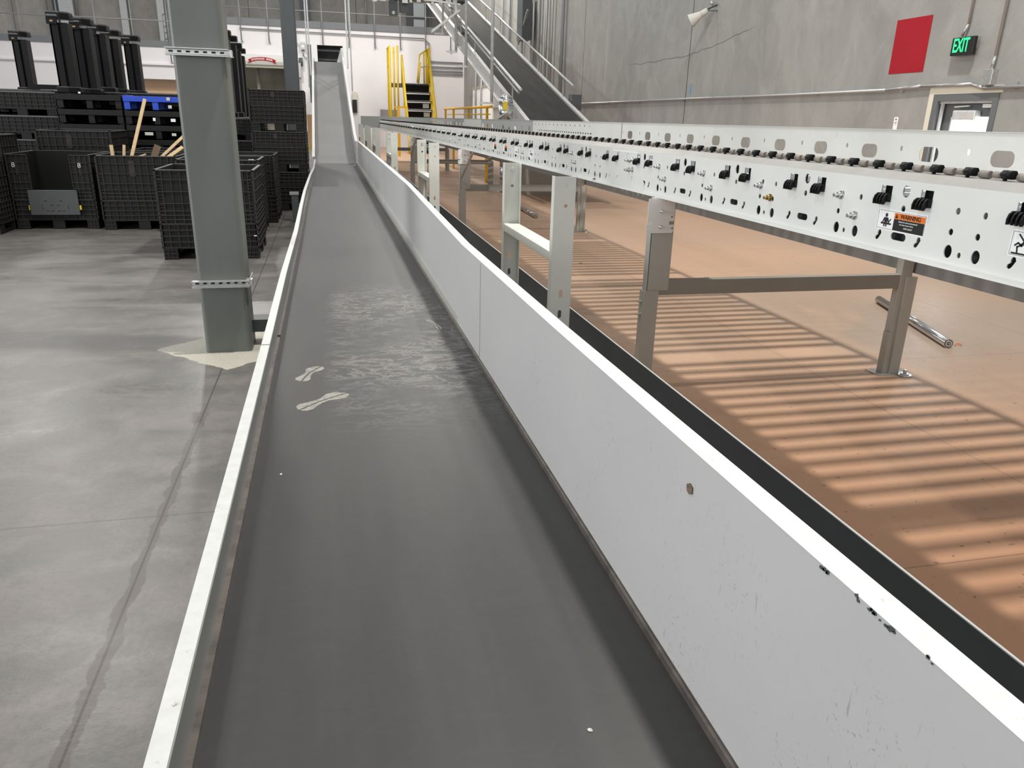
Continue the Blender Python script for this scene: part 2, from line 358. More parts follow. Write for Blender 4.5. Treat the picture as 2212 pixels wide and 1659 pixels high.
# ------------------------------------------------------------------ setting
struct(MB().box(-16, 1.42, -3, 60, -.1, 0).build('floor', fm))
struct(MB().box(1.42, 7.5, -3, 60, -.1, 0.0005).build('floor', tm))
WX = 7.5; YB = 43.95
D0, D1, DZ = 7.77, 8.66, 1.97   # exit door opening
wr = MB(); wr.box(WX, WX+.3, -3, D0, 0, 9); wr.box(WX, WX+.3, D1, 60, 0, 9); wr.box(WX, WX+.3, D0, D1, DZ, 9)
struct(wr.build('wall_right', concR))
struct(MB().box(-34, 7.5, 58, 58.3, 0, 12).build('wall_back', concB))
# white mezzanine block with openings
ww = MB()
opx0, opx1, opz0, opz1 = -.24, 1.06, 3.35, 5.02
rx0, rx1, rz1 = -4.2, -1.55, 3.95
def wbox(x0, x1, z0, z1): ww.box(x0, x1, YB, YB+.25, z0, z1)
wbox(opx1, 7.49, 0, 5.80); wbox(opx0, opx1, 0, opz0); wbox(opx0, opx1, opz1, 5.80)
wbox(rx1, opx0, 0, 5.80); wbox(rx0, rx1, rz1, 5.80); wbox(-4.6, rx0, 0, 5.80)
struct(ww.build('wall_front', whitewall))
w2 = MB(); w2.box(-18, -9.3, YB, YB+.25, 0, 4.6); w2.box(-9.3, -4.61, YB, YB+.25, 3.1, 4.6); w2.box(-18, -4.61, YB-.12, YB, 3.75, 3.83)
struct(w2.build('wall_left', whitewall))
struct(MB().box(-9.3, -4.61, YB+.6, YB+.7, 0, 3.1).build('wall_recess', tanwall))
struct(MB().box(-4.6, 7.5, YB-.06, YB+.3, 5.80, 6.12).build('trim_1', greyfascia))
struct(MB().box(-18, -4.6, YB-.06, YB+.3, 4.60, 4.88).build('trim_2', greyfascia))
struct(MB().box(-4.6, 7.5, YB+.3, 58, 5.95, 6.08).build('floor_mezzanine', greyfascia))
# interior behind the openings
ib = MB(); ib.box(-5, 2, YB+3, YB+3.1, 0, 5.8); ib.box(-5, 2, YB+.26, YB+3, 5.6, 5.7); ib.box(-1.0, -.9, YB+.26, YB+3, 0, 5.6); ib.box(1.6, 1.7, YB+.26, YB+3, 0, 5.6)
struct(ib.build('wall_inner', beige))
# ceiling beams of the opening
for k in range(3):
    tag(MB().box(opx0, opx1, YB+.35+.5*k, YB+.45+.5*k, 4.75-.42*k, 4.85-.42*k).build('roller_bar', steelgrey),
        ['highest dark bar inside the conveyor opening in the white wall', 'middle dark bar inside the conveyor opening in the white wall', 'lowest dark bar inside the conveyor opening in the white wall'][k], 'bar', 'bars inside the wall opening')
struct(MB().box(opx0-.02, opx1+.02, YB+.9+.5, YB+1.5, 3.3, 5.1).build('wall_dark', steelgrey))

# ------------------------------------------------------------------ near belt conveyor
XL, XR, ZB = -.247, .558, .64
Y0, Y1, Y2 = -.6, 17.0, 26.3; ZT = 3.17
bc = thing('belt_conveyor', 'long flat grey belt conveyor between a low left guard and a tall right guard', 'conveyor', (.155, 0, 0))
ox = -.155
MB().loft([[(XL-.02+ox, y, ZB-.01), (XR+.02+ox, y, ZB-.01), (XR+.02+ox, y, ZB), (XL-.02+ox, y, ZB)] for y in (Y0, 1, 2, 3, 4, 6, 9, 13, Y1)]).build('belt', beltm, bc)
# right guard
kn = [(-.6,.570,1.10),(.4,.572,1.095),(1.9,.572,1.074),(3.4,.573,1.062),(4.9,.584,1.083),(6.2,.597,1.10),(11,.603,1.106),(16.65,.610,1.112)]
gr = [[(x+ox+.0, y, .66), (x+ox, y, z-.002), (x+ox+.002, y, z), (x+ox+.035, y, z), (x+ox+.035, y, z-.02), (x+ox+.032, y, z-.02), (x+ox+.032, y, z-.004), (x+ox+.006, y, z-.006), (x+ox+.003, y, .66)] for y, x, z in kn]
g = MB(); g.loft([[s[0], s[1], s[7], s[8]] for s in gr]); g.build('right_guard', gm, bc)
g = MB(); g.loft([[(s[1][0]-.001, s[1][1], s[1][2]), (s[2][0], s[2][1], s[2][2]+.001), (s[3][0]+.001, s[3][1], s[3][2]+.001), s[4], s[5], s[6]] for s in gr]); g.build('guard_top_edge', cap_m, bc)
for yy in (2.95, 5.6, 8.6, 11.9):
    x = .571+ox if yy < 4 else .592+ox
    MB().box(x-.0012, x, yy-.0016, yy+.0016, .665, 1.055).build('guard_seam', leg_m, bc)
# outer frame and rub strips
MB().box(XR+.006+ox, XR+.014+ox, Y0, 16.6, ZB-.012, ZB+.016).build('rub_strip', strip_m, bc)
MB().box(XL-.016+ox, XL-.004+ox, Y0, 3.42, ZB-.012, ZB+.014).build('rub_strip', strip_m, bc)
MB().box(XL-.016+ox, XL-.004+ox, 3.45, 16.6, ZB-.012, ZB+.014).build('rub_strip', strip_m, bc)
MB().box(XR+.016+ox, XR+.05+ox, Y0, 16.8, ZB-.22, ZB+.05).build('side_frame', leg_m, bc)
MB().box(XL-.05+ox, XL-.02+ox, Y0, 16.8, ZB-.22, ZB+.02).build('side_frame', leg_m, bc)
# left guard
ln = [(-.6,-.2945,.738),(3.0,-.2945,.738),(4.5,-.297,.742),(6.2,-.29,.738),(8.0,-.300,.745),(9.6,-.305,.747),(12.2,-.29,.742),(14.0,-.262,.735),(16.65,-.275,.735)]
g = MB(); g.loft([[(x+.0315+ox, y, ZB-.01), (x+.0315+ox, y, z-.002), (x+.028+ox, y, z-.002), (x+.028+ox, y, ZB-.01)] for y, x, z in ln]); g.build('left_guard', mat('shaded_inner_guard', (.20,.205,.20), .4, var=.1, vs=3), bc)  # inner face darkened: shade of the side turned from the light, as colour
def capseg(a, b_):
    g = MB(); g.loft([[(x+.0325+ox, y, z-.006), (x+.0315+ox, y, z+.0005), (x+ox, y, z+.0005), (x+ox, y, z-.03), (x+.003+ox, y, z-.03), (x+.003+ox, y, z-.003)] for y, x, z in ln if a <= y <= b_]); g.build('guard_top_edge', cap_l, bc)
capseg(-1, 3.0); ln[1] = (3.012, -.2945, .738); capseg(3.0, 20)
# supports under belt
for y in (1.5, 5.7, 9.9, 14.1):
    l = MB()
    for x in (XL-.03, XR+.03): l.box(x-.03+ox, x+.03+ox, y-.04, y+.04, 0, ZB-.2)
    l.box(XL+ox, XR+ox, y-.03, y+.03, .12, .2); l.build('support_leg', leg_m, bc)
MB().box(-.60+ox, XL-.02+ox, 5.58, 5.74, .10, .19).build('foot_channel', dark_sheet, bc)
# chipped paint along the top of the right guard
def chips(px_, py_, n_, L_):
    p = at(px_, py_, X=.5715); e = MB()
    for i in range(n_):
        yy = p.y+random.uniform(-L_, L_); zz = p.z+random.uniform(-.004, .001); rr_ = random.uniform(.0015, .004)
        e.prism([(yy+rr_*random.uniform(.6,1.3)*math.cos(t), zz+rr_*random.uniform(.4,1)*math.sin(t)) for t in (0,.9,1.9,3,4,5.2)], 'x', .5706+ox, .5716+ox)
    o = e.build('paint_chips', steelgrey, bc); o['kind'] = 'stuff'
chips(1783,1229,6,.010); chips(1852,1288,3,.006); chips(1905,1337,16,.022); chips(2009,1423,3,.004)
# dust footprints on the belt
def footprint(pa, pb, W_, m=None):
    """sole print between two pixel points on the belt: two halves either side of a thin bare groove"""
    A = at(*pa, Z=ZB); B = at(*pb, Z=ZB); d = B-A; n2 = Vector((-d.y, d.x, 0)).normalized()
    prof_ = [(0,.25),(.06,.75),(.16,.9),(.3,.78),(.42,.5),(.52,.45),(.62,.62),(.75,.95),(.86,.95),(.95,.65),(1,.2)]
    for s_ in (-1, 1):
        b2 = MB(); inner = [A+d*t+n2*(s_*.0035+.012*math.sin(3*t)) for t, _ in prof_]; outer = [A+d*t+n2*(s_*W_*w_*(1 if s_ > 0 else .8)+.012*math.sin(3*t)) for t, w_ in prof_]
        for i in range(len(prof_)-1):
            if i == 2 or (i == 5 and s_ < 0): outer[i+1] = outer[i+1]*.8+inner[i+1]*.2
            v = [b2.b.verts.new((p.x+ox, p.y, ZB+.0006)) for p in (inner[i], inner[i+1], outer[i+1], outer[i])]; b2.b.faces.new(v)
        o = b2.build('dust_print', m or dustm, bc, fix=False)
footprint((648,886), (750,850), .046); footprint((652,824), (694,792), .038); footprint((655,800), (728,822), .012, dust2)
footprint((720,668), (768,655), .020, dust2); footprint((920,690), (950,712), .016); footprint((843,638), (915,648), .012, dust2)
footprint((868,752), (900,738), .026, dust2); footprint((706,766), (760,770), .010, dust2); footprint((812,722), (835,726), .016, dust2)
# crumbs on guard and belt
def crumb(name, loc, s, label, m=wood_d):
    b2 = MB(); n = 7
    v = [b2.b.verts.new((s*random.uniform(.5,1)*math.cos(i*2*math.pi/n), s*random.uniform(.5,1)*math.sin(i*2*math.pi/n), 0)) for i in range(n)]
    tpt = b2.b.verts.new((0,0,s*.45)); b2.b.faces.new(v[::-1])
    for i in range(n): b2.b.faces.new((v[i], v[(i+1)%n], tpt))
    o = b2.build(name, m); o.location = loc; tag(o, label, 'debris'); return o
MB().prism([(-.012,.0),(-.006,.010),(.005,.008),(.011,-.002),(.004,-.011),(-.006,-.009)], 'x', 0, .0012).build('tape_scrap', mat('brown_scrap', (.16,.12,.08), .7, var=.4, vs=90))
o = bpy.data.objects['tape_scrap']; p = at(1488,1055,X=.569); o.location = (.5695, p.y, p.z); o.rotation_euler = (.5,0,0); tag(o, 'small brown tape scrap stuck to the tall right guard', 'debris')
p = at(377,1520,Z=.7395); crumb('paper_scrap', p, .007, 'tiny crumpled paper scrap on the white top edge of the left guard', offw)
p = at(1275,1577,Z=ZB+.001); crumb('paper_scrap', p, .006, 'tiny pale scrap on the grey belt near the bottom of the view', offw)
p = at(607,1024,Z=ZB+.001); crumb('paper_scrap', p, .005, 'tiny white scrap on the belt beside the left rub strip', white_m)
# ------------------------------------------------------------------ inclined end of the belt line
ic = thing('incline_conveyor', 'steep grey belt conveyor climbing to the opening in the white wall', 'conveyor', (.155, 17, 0))
iy = -17
prof = [(Y1+.02, ZB), (17.9, ZB+.16), (19.5, ZB+.62), (24.6, ZB+2.03), (Y2, ZT), (YB-.15, ZT+.25)]
def pl(y):
    for (a, za), (b_, zb_) in zip(prof, prof[1:]):
        if a <= y <= b_: return za+(zb_-za)*(y-a)/(b_-a)
MB().loft([[(XL-.01+ox, y+iy, z-.01), (XR+.01+ox, y+iy, z-.01), (XR+.01+ox, y+iy, z), (XL-.01+ox, y+iy, z)] for y, z in prof]).build('belt', mat('incline_belt_rubber', (.185,.182,.175), .38, var=.1, vs=1.2), ic)
MB().loft([[(XR+.02+ox, y+iy, z-.15), (XR+.05+ox, y+iy, z-.15), (XR+.05+ox, y+iy, z+h), (XR+.02+ox, y+iy, z+h)] for (y, z), h in zip(prof, (.44,.42,.40,.40,.40,.3))]).build('right_guard', guard_m, ic)
MB().loft([[(XR+.015+ox, y+iy, z+h-.02), (XR+.075+ox, y+iy, z+h-.02), (XR+.075+ox, y+iy, z+h), (XR+.015+ox, y+iy, z+h)] for (y, z), h in zip(prof, (.46,.44,.42,.42,.42,.3))]).build('guard_top_edge', cap_m, ic)
MB().loft([[(XL-.05+ox, y+iy, z-.15), (XL-.02+ox, y+iy, z-.15), (XL-.02+ox, y+iy, z+.12), (XL-.05+ox, y+iy, z+.12)] for y, z in prof]).build('left_guard', guard_m, ic)
MB().loft([[(XL-.075+ox, y+iy, z+.11), (XL-.015+ox, y+iy, z+.11), (XL-.015+ox, y+iy, z+.13), (XL-.075+ox, y+iy, z+.13)] for y, z in prof]).build('guard_top_edge', cap_m, ic)
for x in (XL-.04, XR+.04):
    for y in (19.5, 24.5): MB().box(x-.03+ox, x+.03+ox, y+iy-.03, y+iy+.03, 0, pl(y)-.1).build('support_leg', leg_m, ic)
# hanger rods over it
for x, y, zb_, lb in ((-.42, 24.6, 2.35, 'thin grey hanger rod left of the incline belt, nearer of the pair'), (-.36, 24.9, 2.7, 'pale hanger channel left of the incline belt, above the yellow clamp'), (.72, 24.6, 2.9, 'pale hanger rod right of the incline belt crest'), (.84, 25.2, 2.3, 'thin grey hanger channel dropping to the right guard of the incline')):
    tag(MB().box(x-.02, x+.02, y-.02, y+.02, zb_, 9).build('hanger_rod', galvw if 'pale' in lb else galv), lb, 'hanger', 'hanger rods over the incline conveyor')
yb = thing('yellow_bracket', 'small yellow double bracket left of the incline belt foot', 'bracket', (-.42, 17.2, .86))
MB().box(-.09,.07,-.03,.03,.08,.14).build('bracket_bar', yellow, yb); MB().box(-.09,.07,-.03,.03,0,.06).build('bracket_bar', yellow, yb); MB().box(-.02,.02,-.02,.02,-.86,.1).build('post', yellow, yb)
bo = thing('low_post', 'short dark post with grey top beside the left guard, in front of the bin stack', 'post', (-.53, 12.5, 0))
MB().box(-.05,.05,-.05,.05,0,.42).build('post_body', steelgrey, bo); MB().box(-.075,.06,-.06,.06,.42,.46).build('post_cap', galv, bo)
# ------------------------------------------------------------------ dark sheet strip beyond the guard
ds = thing('kick_plate', 'long dark slate steel plate on the floor between the belt and roller conveyors', 'plate', (1.45, 0, 0))
MB().box(-.002,.002,-.5,30,0,.480).build('plate', dark_sheet, ds); MB().box(-.0035,.0035,-.5,30,.480,.4835).build('bare_top_edge', edge_m, ds)
for y in (2, 7, 12, 17): MB().box(.002,.08,y-.03,y+.03,0,.25).build('bracket', leg_m, ds)
# ------------------------------------------------------------------ ladder support frames
def ladder(loc, label):
    t = thing('support_frame', label, 'support frame', loc, 0, 'sage grey support frames behind the right guard')
    W = .112; D = .05; T = .005; HZ = 1.338
    def chan(y, sgn):
        # web faces -Y/+Y; flanges turn away from camera for near post, toward it for far post
        web = plate_mesh(rect(W/2, HZ/2, W, HZ), [ell(W/2+.008, HZ-.045, .010), ell(W/2+.008, HZ-.145, .010)] + [rrect(W/2, z, .020, .045, .0098) for z in (.74,.63,.30)], T, 'web')
        b2 = MB()
        nv = [b2.b.verts.new((v.co.x, y+v.co.z, v.co.y)) for v in web.vertices]
        for p in web.polygons:
            try: b2.b.faces.new([nv[i] for i in p.vertices])
            except ValueError: pass
        a, c_ = (y, y+D) if sgn > 0 else (y-D, y)
        b2.box(0, T, a, c_, 0, HZ); b2.box(W-T, W, a, c_, 0, HZ)
        return b2
    chan(0, 1).build('post', paint2, t, .0015); chan(1.20, -1).build('post', paint2, t, .0015)
    b2 = MB(); b2.box(.005, .107, .01, 1.19, .905, .955)
    b2.build('rung', paint2, t, .004)
    for z in (HZ-.045,):
        MB().cyl((.064, -.001, z), (.064, .01, z), .0135, n=6).cyl((.064, 1.185, z), (.064, 1.20, z), .0135, n=6).build('hex_nut', zinc, t)
    MB().box(-.02,.13,-.02,.09,0,.008).box(-.02,.13,1.11,1.22,0,.008).build('foot_plate', paint2, t)
    return t
l0 = ladder((1.10, 3.75, 0), 'nearest sage grey ladder-shaped support frame behind the tall right guard')
for y, s in ((8.75, 'second sage grey ladder-shaped support frame, counted away from the camera'), (14.1, 'third sage grey ladder-shaped support frame, counted away from the camera'),
             (18.75, 'fourth sage grey ladder-shaped support frame, counted away from the camera'), (22.7, 'fifth sage grey ladder-shaped support frame, counted away from the camera'), (27.2, 'farthest sage grey ladder-shaped support frame, by the end of the roller conveyor')):
    dup(l0, (1.10, y, 0), s)

# ------------------------------------------------------------------ roller conveyor
XN, XF = 1.92, 3.76; PY = .576; YC = 2.274
K0, K1 = -6, 47; YS, YE = YC+PY*(K0-.5), YC+PY*(K1+.5)
rc = thing('roller_conveyor', 'long light grey perforated roller conveyor running back along the right wall', 'conveyor', ((XN+XF)/2, 0, 0)); cx = -(XN+XF)/2
def kh(y, z):  # keyhole
    return ell(y-.001, z+.006, .0075, .010, 10), ell(y+.006, z-.009, .0065, .007, 10)
def keyp(y, z):
    return [(y+(a-y)*1.3, z+(b_-z)*1.2) for a, b_ in _keyp(y, z)]
def _keyp(y, z):
    return [(y-.0085,z+.006),(y-.005,z+.014),(y+.002,z+.015),(y+.006,z+.008),(y+.006,z-.001),(y+.013,z-.006),(y+.0135,z-.013),(y+.007,z-.0165),(y+.001,z-.012),(y-.004,z-.003)]
holes = [rect(.097, 1.387, .055, .054), rect(-.097, 1.387, .055, .054), ell(0, 1.402, .018, .021, 18), ell(0, 1.343, .010, .012, 12),
         keyp(.097, 1.243), keyp(-.097, 1.243), rrect(0, 1.248, .074, .026, .0128),
         ell(.228, 1.361, .0085, .011, 12), ell(-.24, 1.363, .0095, .011, 12), ell(.24, 1.296, .0095, .011, 12), ell(-.228, 1.297, .0095, .011, 12),
         ell(.232, 1.236, .0165, .021, 16), ell(-.232, 1.236, .0165, .021, 16), ell(.284, 1.233, .0035, .010, 8)]
holes[-1] = ell(-.2795, 1.231, .0075, .0095, 10)
pm = plate_mesh([(-PY/2,1.198),(PY/2,1.198),(PY/2,1.436),(-PY/2,1.436)], holes, .004, 'plate_module')
b2 = MB(); array_yz(b2, pm, XN+cx, [YC+PY*k for k in range(K0, K1+1)])
b2.build('near_side_frame', paint, rc, fix=False)
pr = [(XN-.002, 1.198), (XN-.022, 1.192), (XN-.024, 1.184), (XN-.018, 1.182), (XN+.06, 1.186), (XN+.06, 1.190), (XN+.002, 1.200)]
MB().prism([(x+cx, z) for x, z in pr], 'y', YS, YE).build('bottom_lip', paint, rc)
pr = [(XN-.001, 1.436), (XN+.030, 1.462), (XN+.09, 1.464), (XN+.09, 1.459), (XN+.032, 1.456), (XN+.003, 1.432)]
MB().prism([(x+cx, z) for x, z in pr], 'y', YS, YE).build('top_flange', mat('dusty_top_flange', (.30,.29,.27), .5, var=.1, vs=6), rc)
# drive channel inside near frame (dark behind the holes)
MB().box(XN+.05+cx, XN+.40+cx, YS, YE, 1.20, 1.305).build('drive_channel', steelgrey, rc)
for yy in (2.69, 7.0, 13.0, 19.4): MB().box(XN+.35+cx, XF+cx, yy-.055, yy+.055, 1.20, 1.215).build('cross_member', leg_m, rc)
# far frame + slotted far guard
MB().box(XF+.006+cx, XF+.02+cx, YS, YE, 1.20, 1.383).box(XF-.03+cx, XF+.02+cx, YS, YE, 1.19, 1.20).build('far_side_frame', paint, rc)
MB().box(XF+.005+cx, XF+.012+cx, YS, YE+.9, .70, .80).build('lower_side_rail', bluegrey, rc)
fh = [rrect(0, 1.452, .165, .095, .040, 5), ell(.288-.001, 1.482, .012, .016, 10)]
fh = [rrect(-.001, 1.452, .165, .095, .040, 5), ell(.20+.08, 1.482, .0075, .016, 10)]
fm2 = plate_mesh([(-PY/2,1.383),(PY/2,1.383),(PY/2,1.60),(-PY/2,1.60)], [rrect(0, 1.455, .165, .092, .040, 5), rrect(.255, 1.482, .022, .034, .0105, 4)], .004, 'far_module')
offs = []; y = 4.325-PY*10
while y < YE:
    offs.append(y); y += PY
near_o = [o_ for o_ in offs if o_+PY/2 < 9.95]; far_o = [o_ for o_ in offs if o_-PY/2 > 14.3]
b2 = MB(); array_yz(b2, fm2, XF+cx, near_o); b2.build('far_guard', paint, rc, fix=False)
yA = near_o[-1]+PY/2; yBf = far_o[0]-PY/2
sm_ = plate_mesh([(-.12,1.383),(.12,1.383),(.12,1.60),(-.12,1.60)], [ell(0,1.54,.022,.016,10), ell(-.06,1.435,.035,.012,10), ell(.06,1.435,.035,.012,10)], .004, 'perf_module')
b2 = MB(); n_ = int((yBf-yA-1.2)/.24); array_yz(b2, sm_, XF+cx, [yA+1.2+.12+.24*i for i in range(n_)])
b2.box(XF-.002+cx, XF+.002+cx, yA+.03, yA+1.2, 1.383, 1.60); b2.box(XF-.002+cx, XF+.002+cx, yA+1.2+.24*n_, yBf, 1.383, 1.60)
b2.build('perforated_guard', paint, rc, fix=False)
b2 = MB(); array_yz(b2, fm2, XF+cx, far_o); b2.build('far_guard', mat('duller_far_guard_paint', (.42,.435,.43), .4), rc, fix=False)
MB().box(XF-.006+cx, XF-.002+cx, 19.5, 22.0, 1.41, 1.60).build('white_guard_piece', cap_m, rc)
MB().box(XF-.02+cx, XF+.004+cx, YS, YE, 1.598, 1.602).build('guard_rim', cap_m, rc)
# rollers
RY = YC-PY*6.4; rm = MB().cyl((XN+.10+cx,0,1.345),(XF-.012+cx,0,1.345),.036,n=14).mesh('roller', chrome)
PR = PY/4; skip = {27, 45, 61}; y = RY; i = -16; rest = MB()
caps_b = None
while y < YE:
    if i not in skip:
        if 0 <= i < 100:
            o = bpy.data.objects.new('roller', rm); C.objects.link(o); o.parent = rc; o.location = (0, y, 0)
        else: rest.cyl((XN+.10+cx,y,1.345),(XF-.012+cx,y,1.345),.036,n=10)
    i += 1; y += PR
o = rest.build('roller', chrome, rc); o['kind'] = 'stuff'
# end caps on near side: black cap + dusty bearings
cm = MB().cyl((0,-.019,0),(0,.017,0),.0145,n=6).cyl((0,-.023,0),(0,.021,0),.0115,n=6).box(-.006,.006,.008,.013,-.026,0).mesh('roller_end_cap', black_p)
bm_ = MB(); bm2 = MB(); y = YC-.053-PR*26; i = -16; restc = MB()
while y < YE:
    if 0 <= i < 100:
        o = bpy.data.objects.new('end_cap', cm); C.objects.link(o); o.parent = rc; o.location = (XN+.055+cx, y, 1.481)
    else: restc.cyl((XN+.055+cx,y-.020,1.481),(XN+.055+cx,y+.020,1.481),.018,n=6)
    bm_.cyl((XN+.065+cx,y+.035,1.478),(XN+.065+cx,y+.062,1.478),.010,n=8).cyl((XN+.065+cx,y+.076,1.476),(XN+.065+cx,y+.115,1.476),.012,n=8)
    y += PR; i += 1
o = restc.build('end_cap', black_p, rc); o['kind'] = 'stuff'
o = bm_.build('bearing_row', beige_cap, rc); o['kind'] = 'stuff'
# black comb clips in windows
cb = MB()
for k in range(4):
    yy = -.023+.0155*k
    cb.prism([(0,0),(-.014,.0),(-.024,-.008),(-.029,-.022),(-.028,-.038),(-.021,-.038),(-.014,-.026),(0,-.028)], 'y', yy, yy+.0065)
cb.box(-.014, .012, -.028, .028, -.028, -.001).box(.03,.034,-.045,.045,-.04,.045)
cbm = cb.mesh('comb_clip', black_p); i = 0; restm = MB()
for k in range(-2, K1+1):
    for s in (-.097, .097):
        o = bpy.data.objects.new('comb_clip', cbm); C.objects.link(o); o.parent = rc; o.location = (XN-.001+cx, YC+PY*k+s, 1.388)
# bolts
def hexbolt(m): return MB().cyl((0,0,0),(-.003,0,0),.0125,n=16).cyl((-.003,0,0),(-.014,0,0),.0095,n=6).cyl((-.014,0,0),(-.026,0,0),.0055,n=8).mesh('bolt', m)
hb = hexbolt(zinc); hb2 = hexbolt(brass)
def bolt(y, z, m=hb, x=XN-.002, s=1.3):
    o = bpy.data.objects.new('bolt', m); C.objects.link(o); o.parent = rc; o.location = (x+cx, y, z); o.scale = (s,s,s)
for k in (0, 2, 3, 6, 9, 13, 17):
    yc = YC+PY*(k+.5)
    bolt(yc+.055, 1.358); bolt(yc-.042, 1.292, hb2 if k == 1 else hb)
bolt(YC+PY*1.5-.03, 1.30, hb2); bolt(YC+PY*1.5+.06, 1.345)
# splice plates
def splice(y0):
    pts = [(y0,1.205),(y0,1.245),(y0+.14,1.345),(y0+.14,1.42),(y0+.62,1.42),(y0+.62,1.205)]
    m = plate_mesh(pts, [rrect(y0+.20,1.255,.04,.035,.008), rrect(y0+.46,1.245,.05,.03,.01), rect(y0+.475,1.387,.05,.05), rect(y0+.30,1.387,.05,.05)], .004, 'splice')
    b3 = MB(); array_yz(b3, m, XN-.0045+cx, [0]); b3.build('splice_plate', paint, rc, fix=False)
    for dy, dz in ((.20,1.375),(.26,1.370),(.20,1.315),(.26,1.31)): bolt(y0+dy, dz, x=XN-.007)
    for dy in (.05,.13,.34,.42): 
        o = bpy.data.objects.new('bolt', hb); C.objects.link(o); o.parent = rc; o.location = (XN+.02+cx, y0+dy, 1.183); o.rotation_euler = (0, -math.pi/2, 0)
splice(4.55); splice(11.35)
# stickers on the near frame (flat labels)
def sticker(y1, z1, w_, h_, name='warning_label'):
    e = MB(); e.prism([(-p[0], p[1]) for p in rrect(0,0,w_,h_,.006)], 'x', -.0006, 0)
    o = e.build(name, white_m, rc); o.location = (XN-.0022+cx, y1, z1); return o
RT = (math.pi/2, 0, -math.pi/2)
def border(parent, w_, h_, t=.0011):
    e = MB(); a, b_ = w_/2-.005, h_/2-.005
    for q in ((-a,a,b_-t,b_),(-a,a,-b_,-b_+t),(-a,-a+t,-b_,b_),(a-t,a,-b_,b_)): e.prism([(q[0],q[2]),(q[1],q[2]),(q[1],q[3]),(q[0],q[3])], 'x', -.0009, -.0005)
    e.build('label_border', blk, parent)
def flat(parent, poly, m, name, lift):
    """poly in (u: to viewer's right, v: up)"""
    o = MB().prism([(-p[0], p[1]) for p in poly], 'x', -lift, -lift+.0004).build(name, m, parent); return o
st = sticker(2.274, 1.2985, .242, .073); border(st, .242, .073)
for (x0,x1,z0,z1,m,nm) in ((-.034,.113,.008,.028,orange,'orange_band'),(-.034,.113,-.031,.0075,blk,'black_band')):
    flat(st, [(x0,z0),(x1,z0),(x1,z1),(x0,z1)], m, nm, .0010)
b3 = MB()
for poly in (ell(-.073,.016,.006,.007,10), [(-.083,.008),(-.063,.008),(-.056,-.010),(-.060,-.012),(-.066,-.002),(-.066,-.010),(-.080,-.010),(-.080,-.002),(-.088,-.012),(-.091,-.009)],
             [(-.097,-.016),(-.045,-.016),(-.045,-.010),(-.097,-.010)], [(-.082,-.016),(-.076,-.016),(-.076,-.024),(-.082,-.024)], [(-.072,-.016),(-.066,-.016),(-.066,-.024),(-.072,-.024)],
             [(-.060,-.006),(-.056,-.008),(-.047,.004),(-.051,.006)], [(-.030,.0105),(-.015,.0105),(-.0225,.026)]):
    b3.prism([(-p[0], p[1]) for p in poly], 'x', -.0013, -.0007)
b3.build('pictogram', blk, st)
text('WARNING', .021, blk, st, (-.0011, -.045, .018), RT, sx=.95, bold=.0004)
text('Equipment starts automatically -', .0072, white_m, st, (-.0011, -.038, .0005), RT, shear=.2)
text('can cause severe injury', .0072, white_m, st, (-.0011, -.030, -.0085), RT, shear=.2)
text('KEEP AWAY', .0078, white_m, st, (-.0011, -.040, -.020), RT, shear=.2)
s2 = sticker(1.745, 1.300, .15, .077, 'climbing_label')
b3 = MB()
def stroke(pts, wd):
    for a, c_ in zip(pts, pts[1:]):
        a, c_ = Vector(a), Vector(c_); n2 = Vector((-(c_-a).y, (c_-a).x)).normalized()*wd/2; e2 = (c_-a).normalized()*wd*.3
        q = [a-e2+n2, a-e2-n2, c_+e2-n2, c_+e2+n2]; b3.prism([(-p.x, p.y) for p in q], 'x', -.0012, -.0006)
stroke([(-.047,.026),(-.025,.006)], .005); stroke([(-.025,.006),(-.034,-.004)], .009); stroke([(-.034,-.004),(-.046,.002),(-.056,-.006)], .005); stroke([(-.034,-.004),(-.047,-.009),(-.044,-.025)], .005)
stroke([(-.025,.006),(-.008,.0),(-.003,-.012)], .005); stroke([(-.062,-.028),(.06,-.028)], .005)
b3.prism([(-p[0], p[1]) for p in ell(-.012,.018,.007,.007,10)], 'x', -.0012, -.0006)
b3.build('pictogram', blk, s2)
border(s2, .15, .077)
pL = at(1148, 334, X=XN); o = MB().prism([(-p[0], p[1]) for p in ell(0,0,.085,.062,24)], 'x', -.0008, 0).build('round_logo_label', white_m, rc); o.location = (XN-.0022+cx, pL.y, 1.30)
flat(o, [(-.045,.012),(-.015,.009),(-.015,.022),(-.045,.024)], steelgrey, 'logo_mark', .001); flat(o, [(-.045,-.012),(.05,-.020),(.05,-.002),(-.03,.003)], steelgrey, 'logo_mark', .001); flat(o, [(-.02,-.022),(.05,-.028),(.05,-.025),(-.02,-.019)], steelgrey, 'logo_line', .001)
for px_ in (1069, 1092):
    pL = at(px_, 319, X=XN); o = sticker(pL.y, 1.30, .20, .078)
    flat(o, [(-.03,.008),(.09,.008),(.09,.03),(-.03,.03)], orange, 'orange_band', .001); flat(o, [(-.03,-.03),(.09,-.03),(.09,.0075),(-.03,.0075)], blk, 'black_band', .001)
pL = at(1117, 328, X=XN); o = sticker(pL.y, 1.30, .22, .078, 'instruction_label'); flat(o, [(.06,-.03),(.08,-.03),(.08,.02),(.06,.02)], blk, 'text_block', .001); flat(o, [(-.07,-.02),(.03,-.02),(.03,-.012),(-.07,-.012)], blk, 'text_line', .001)
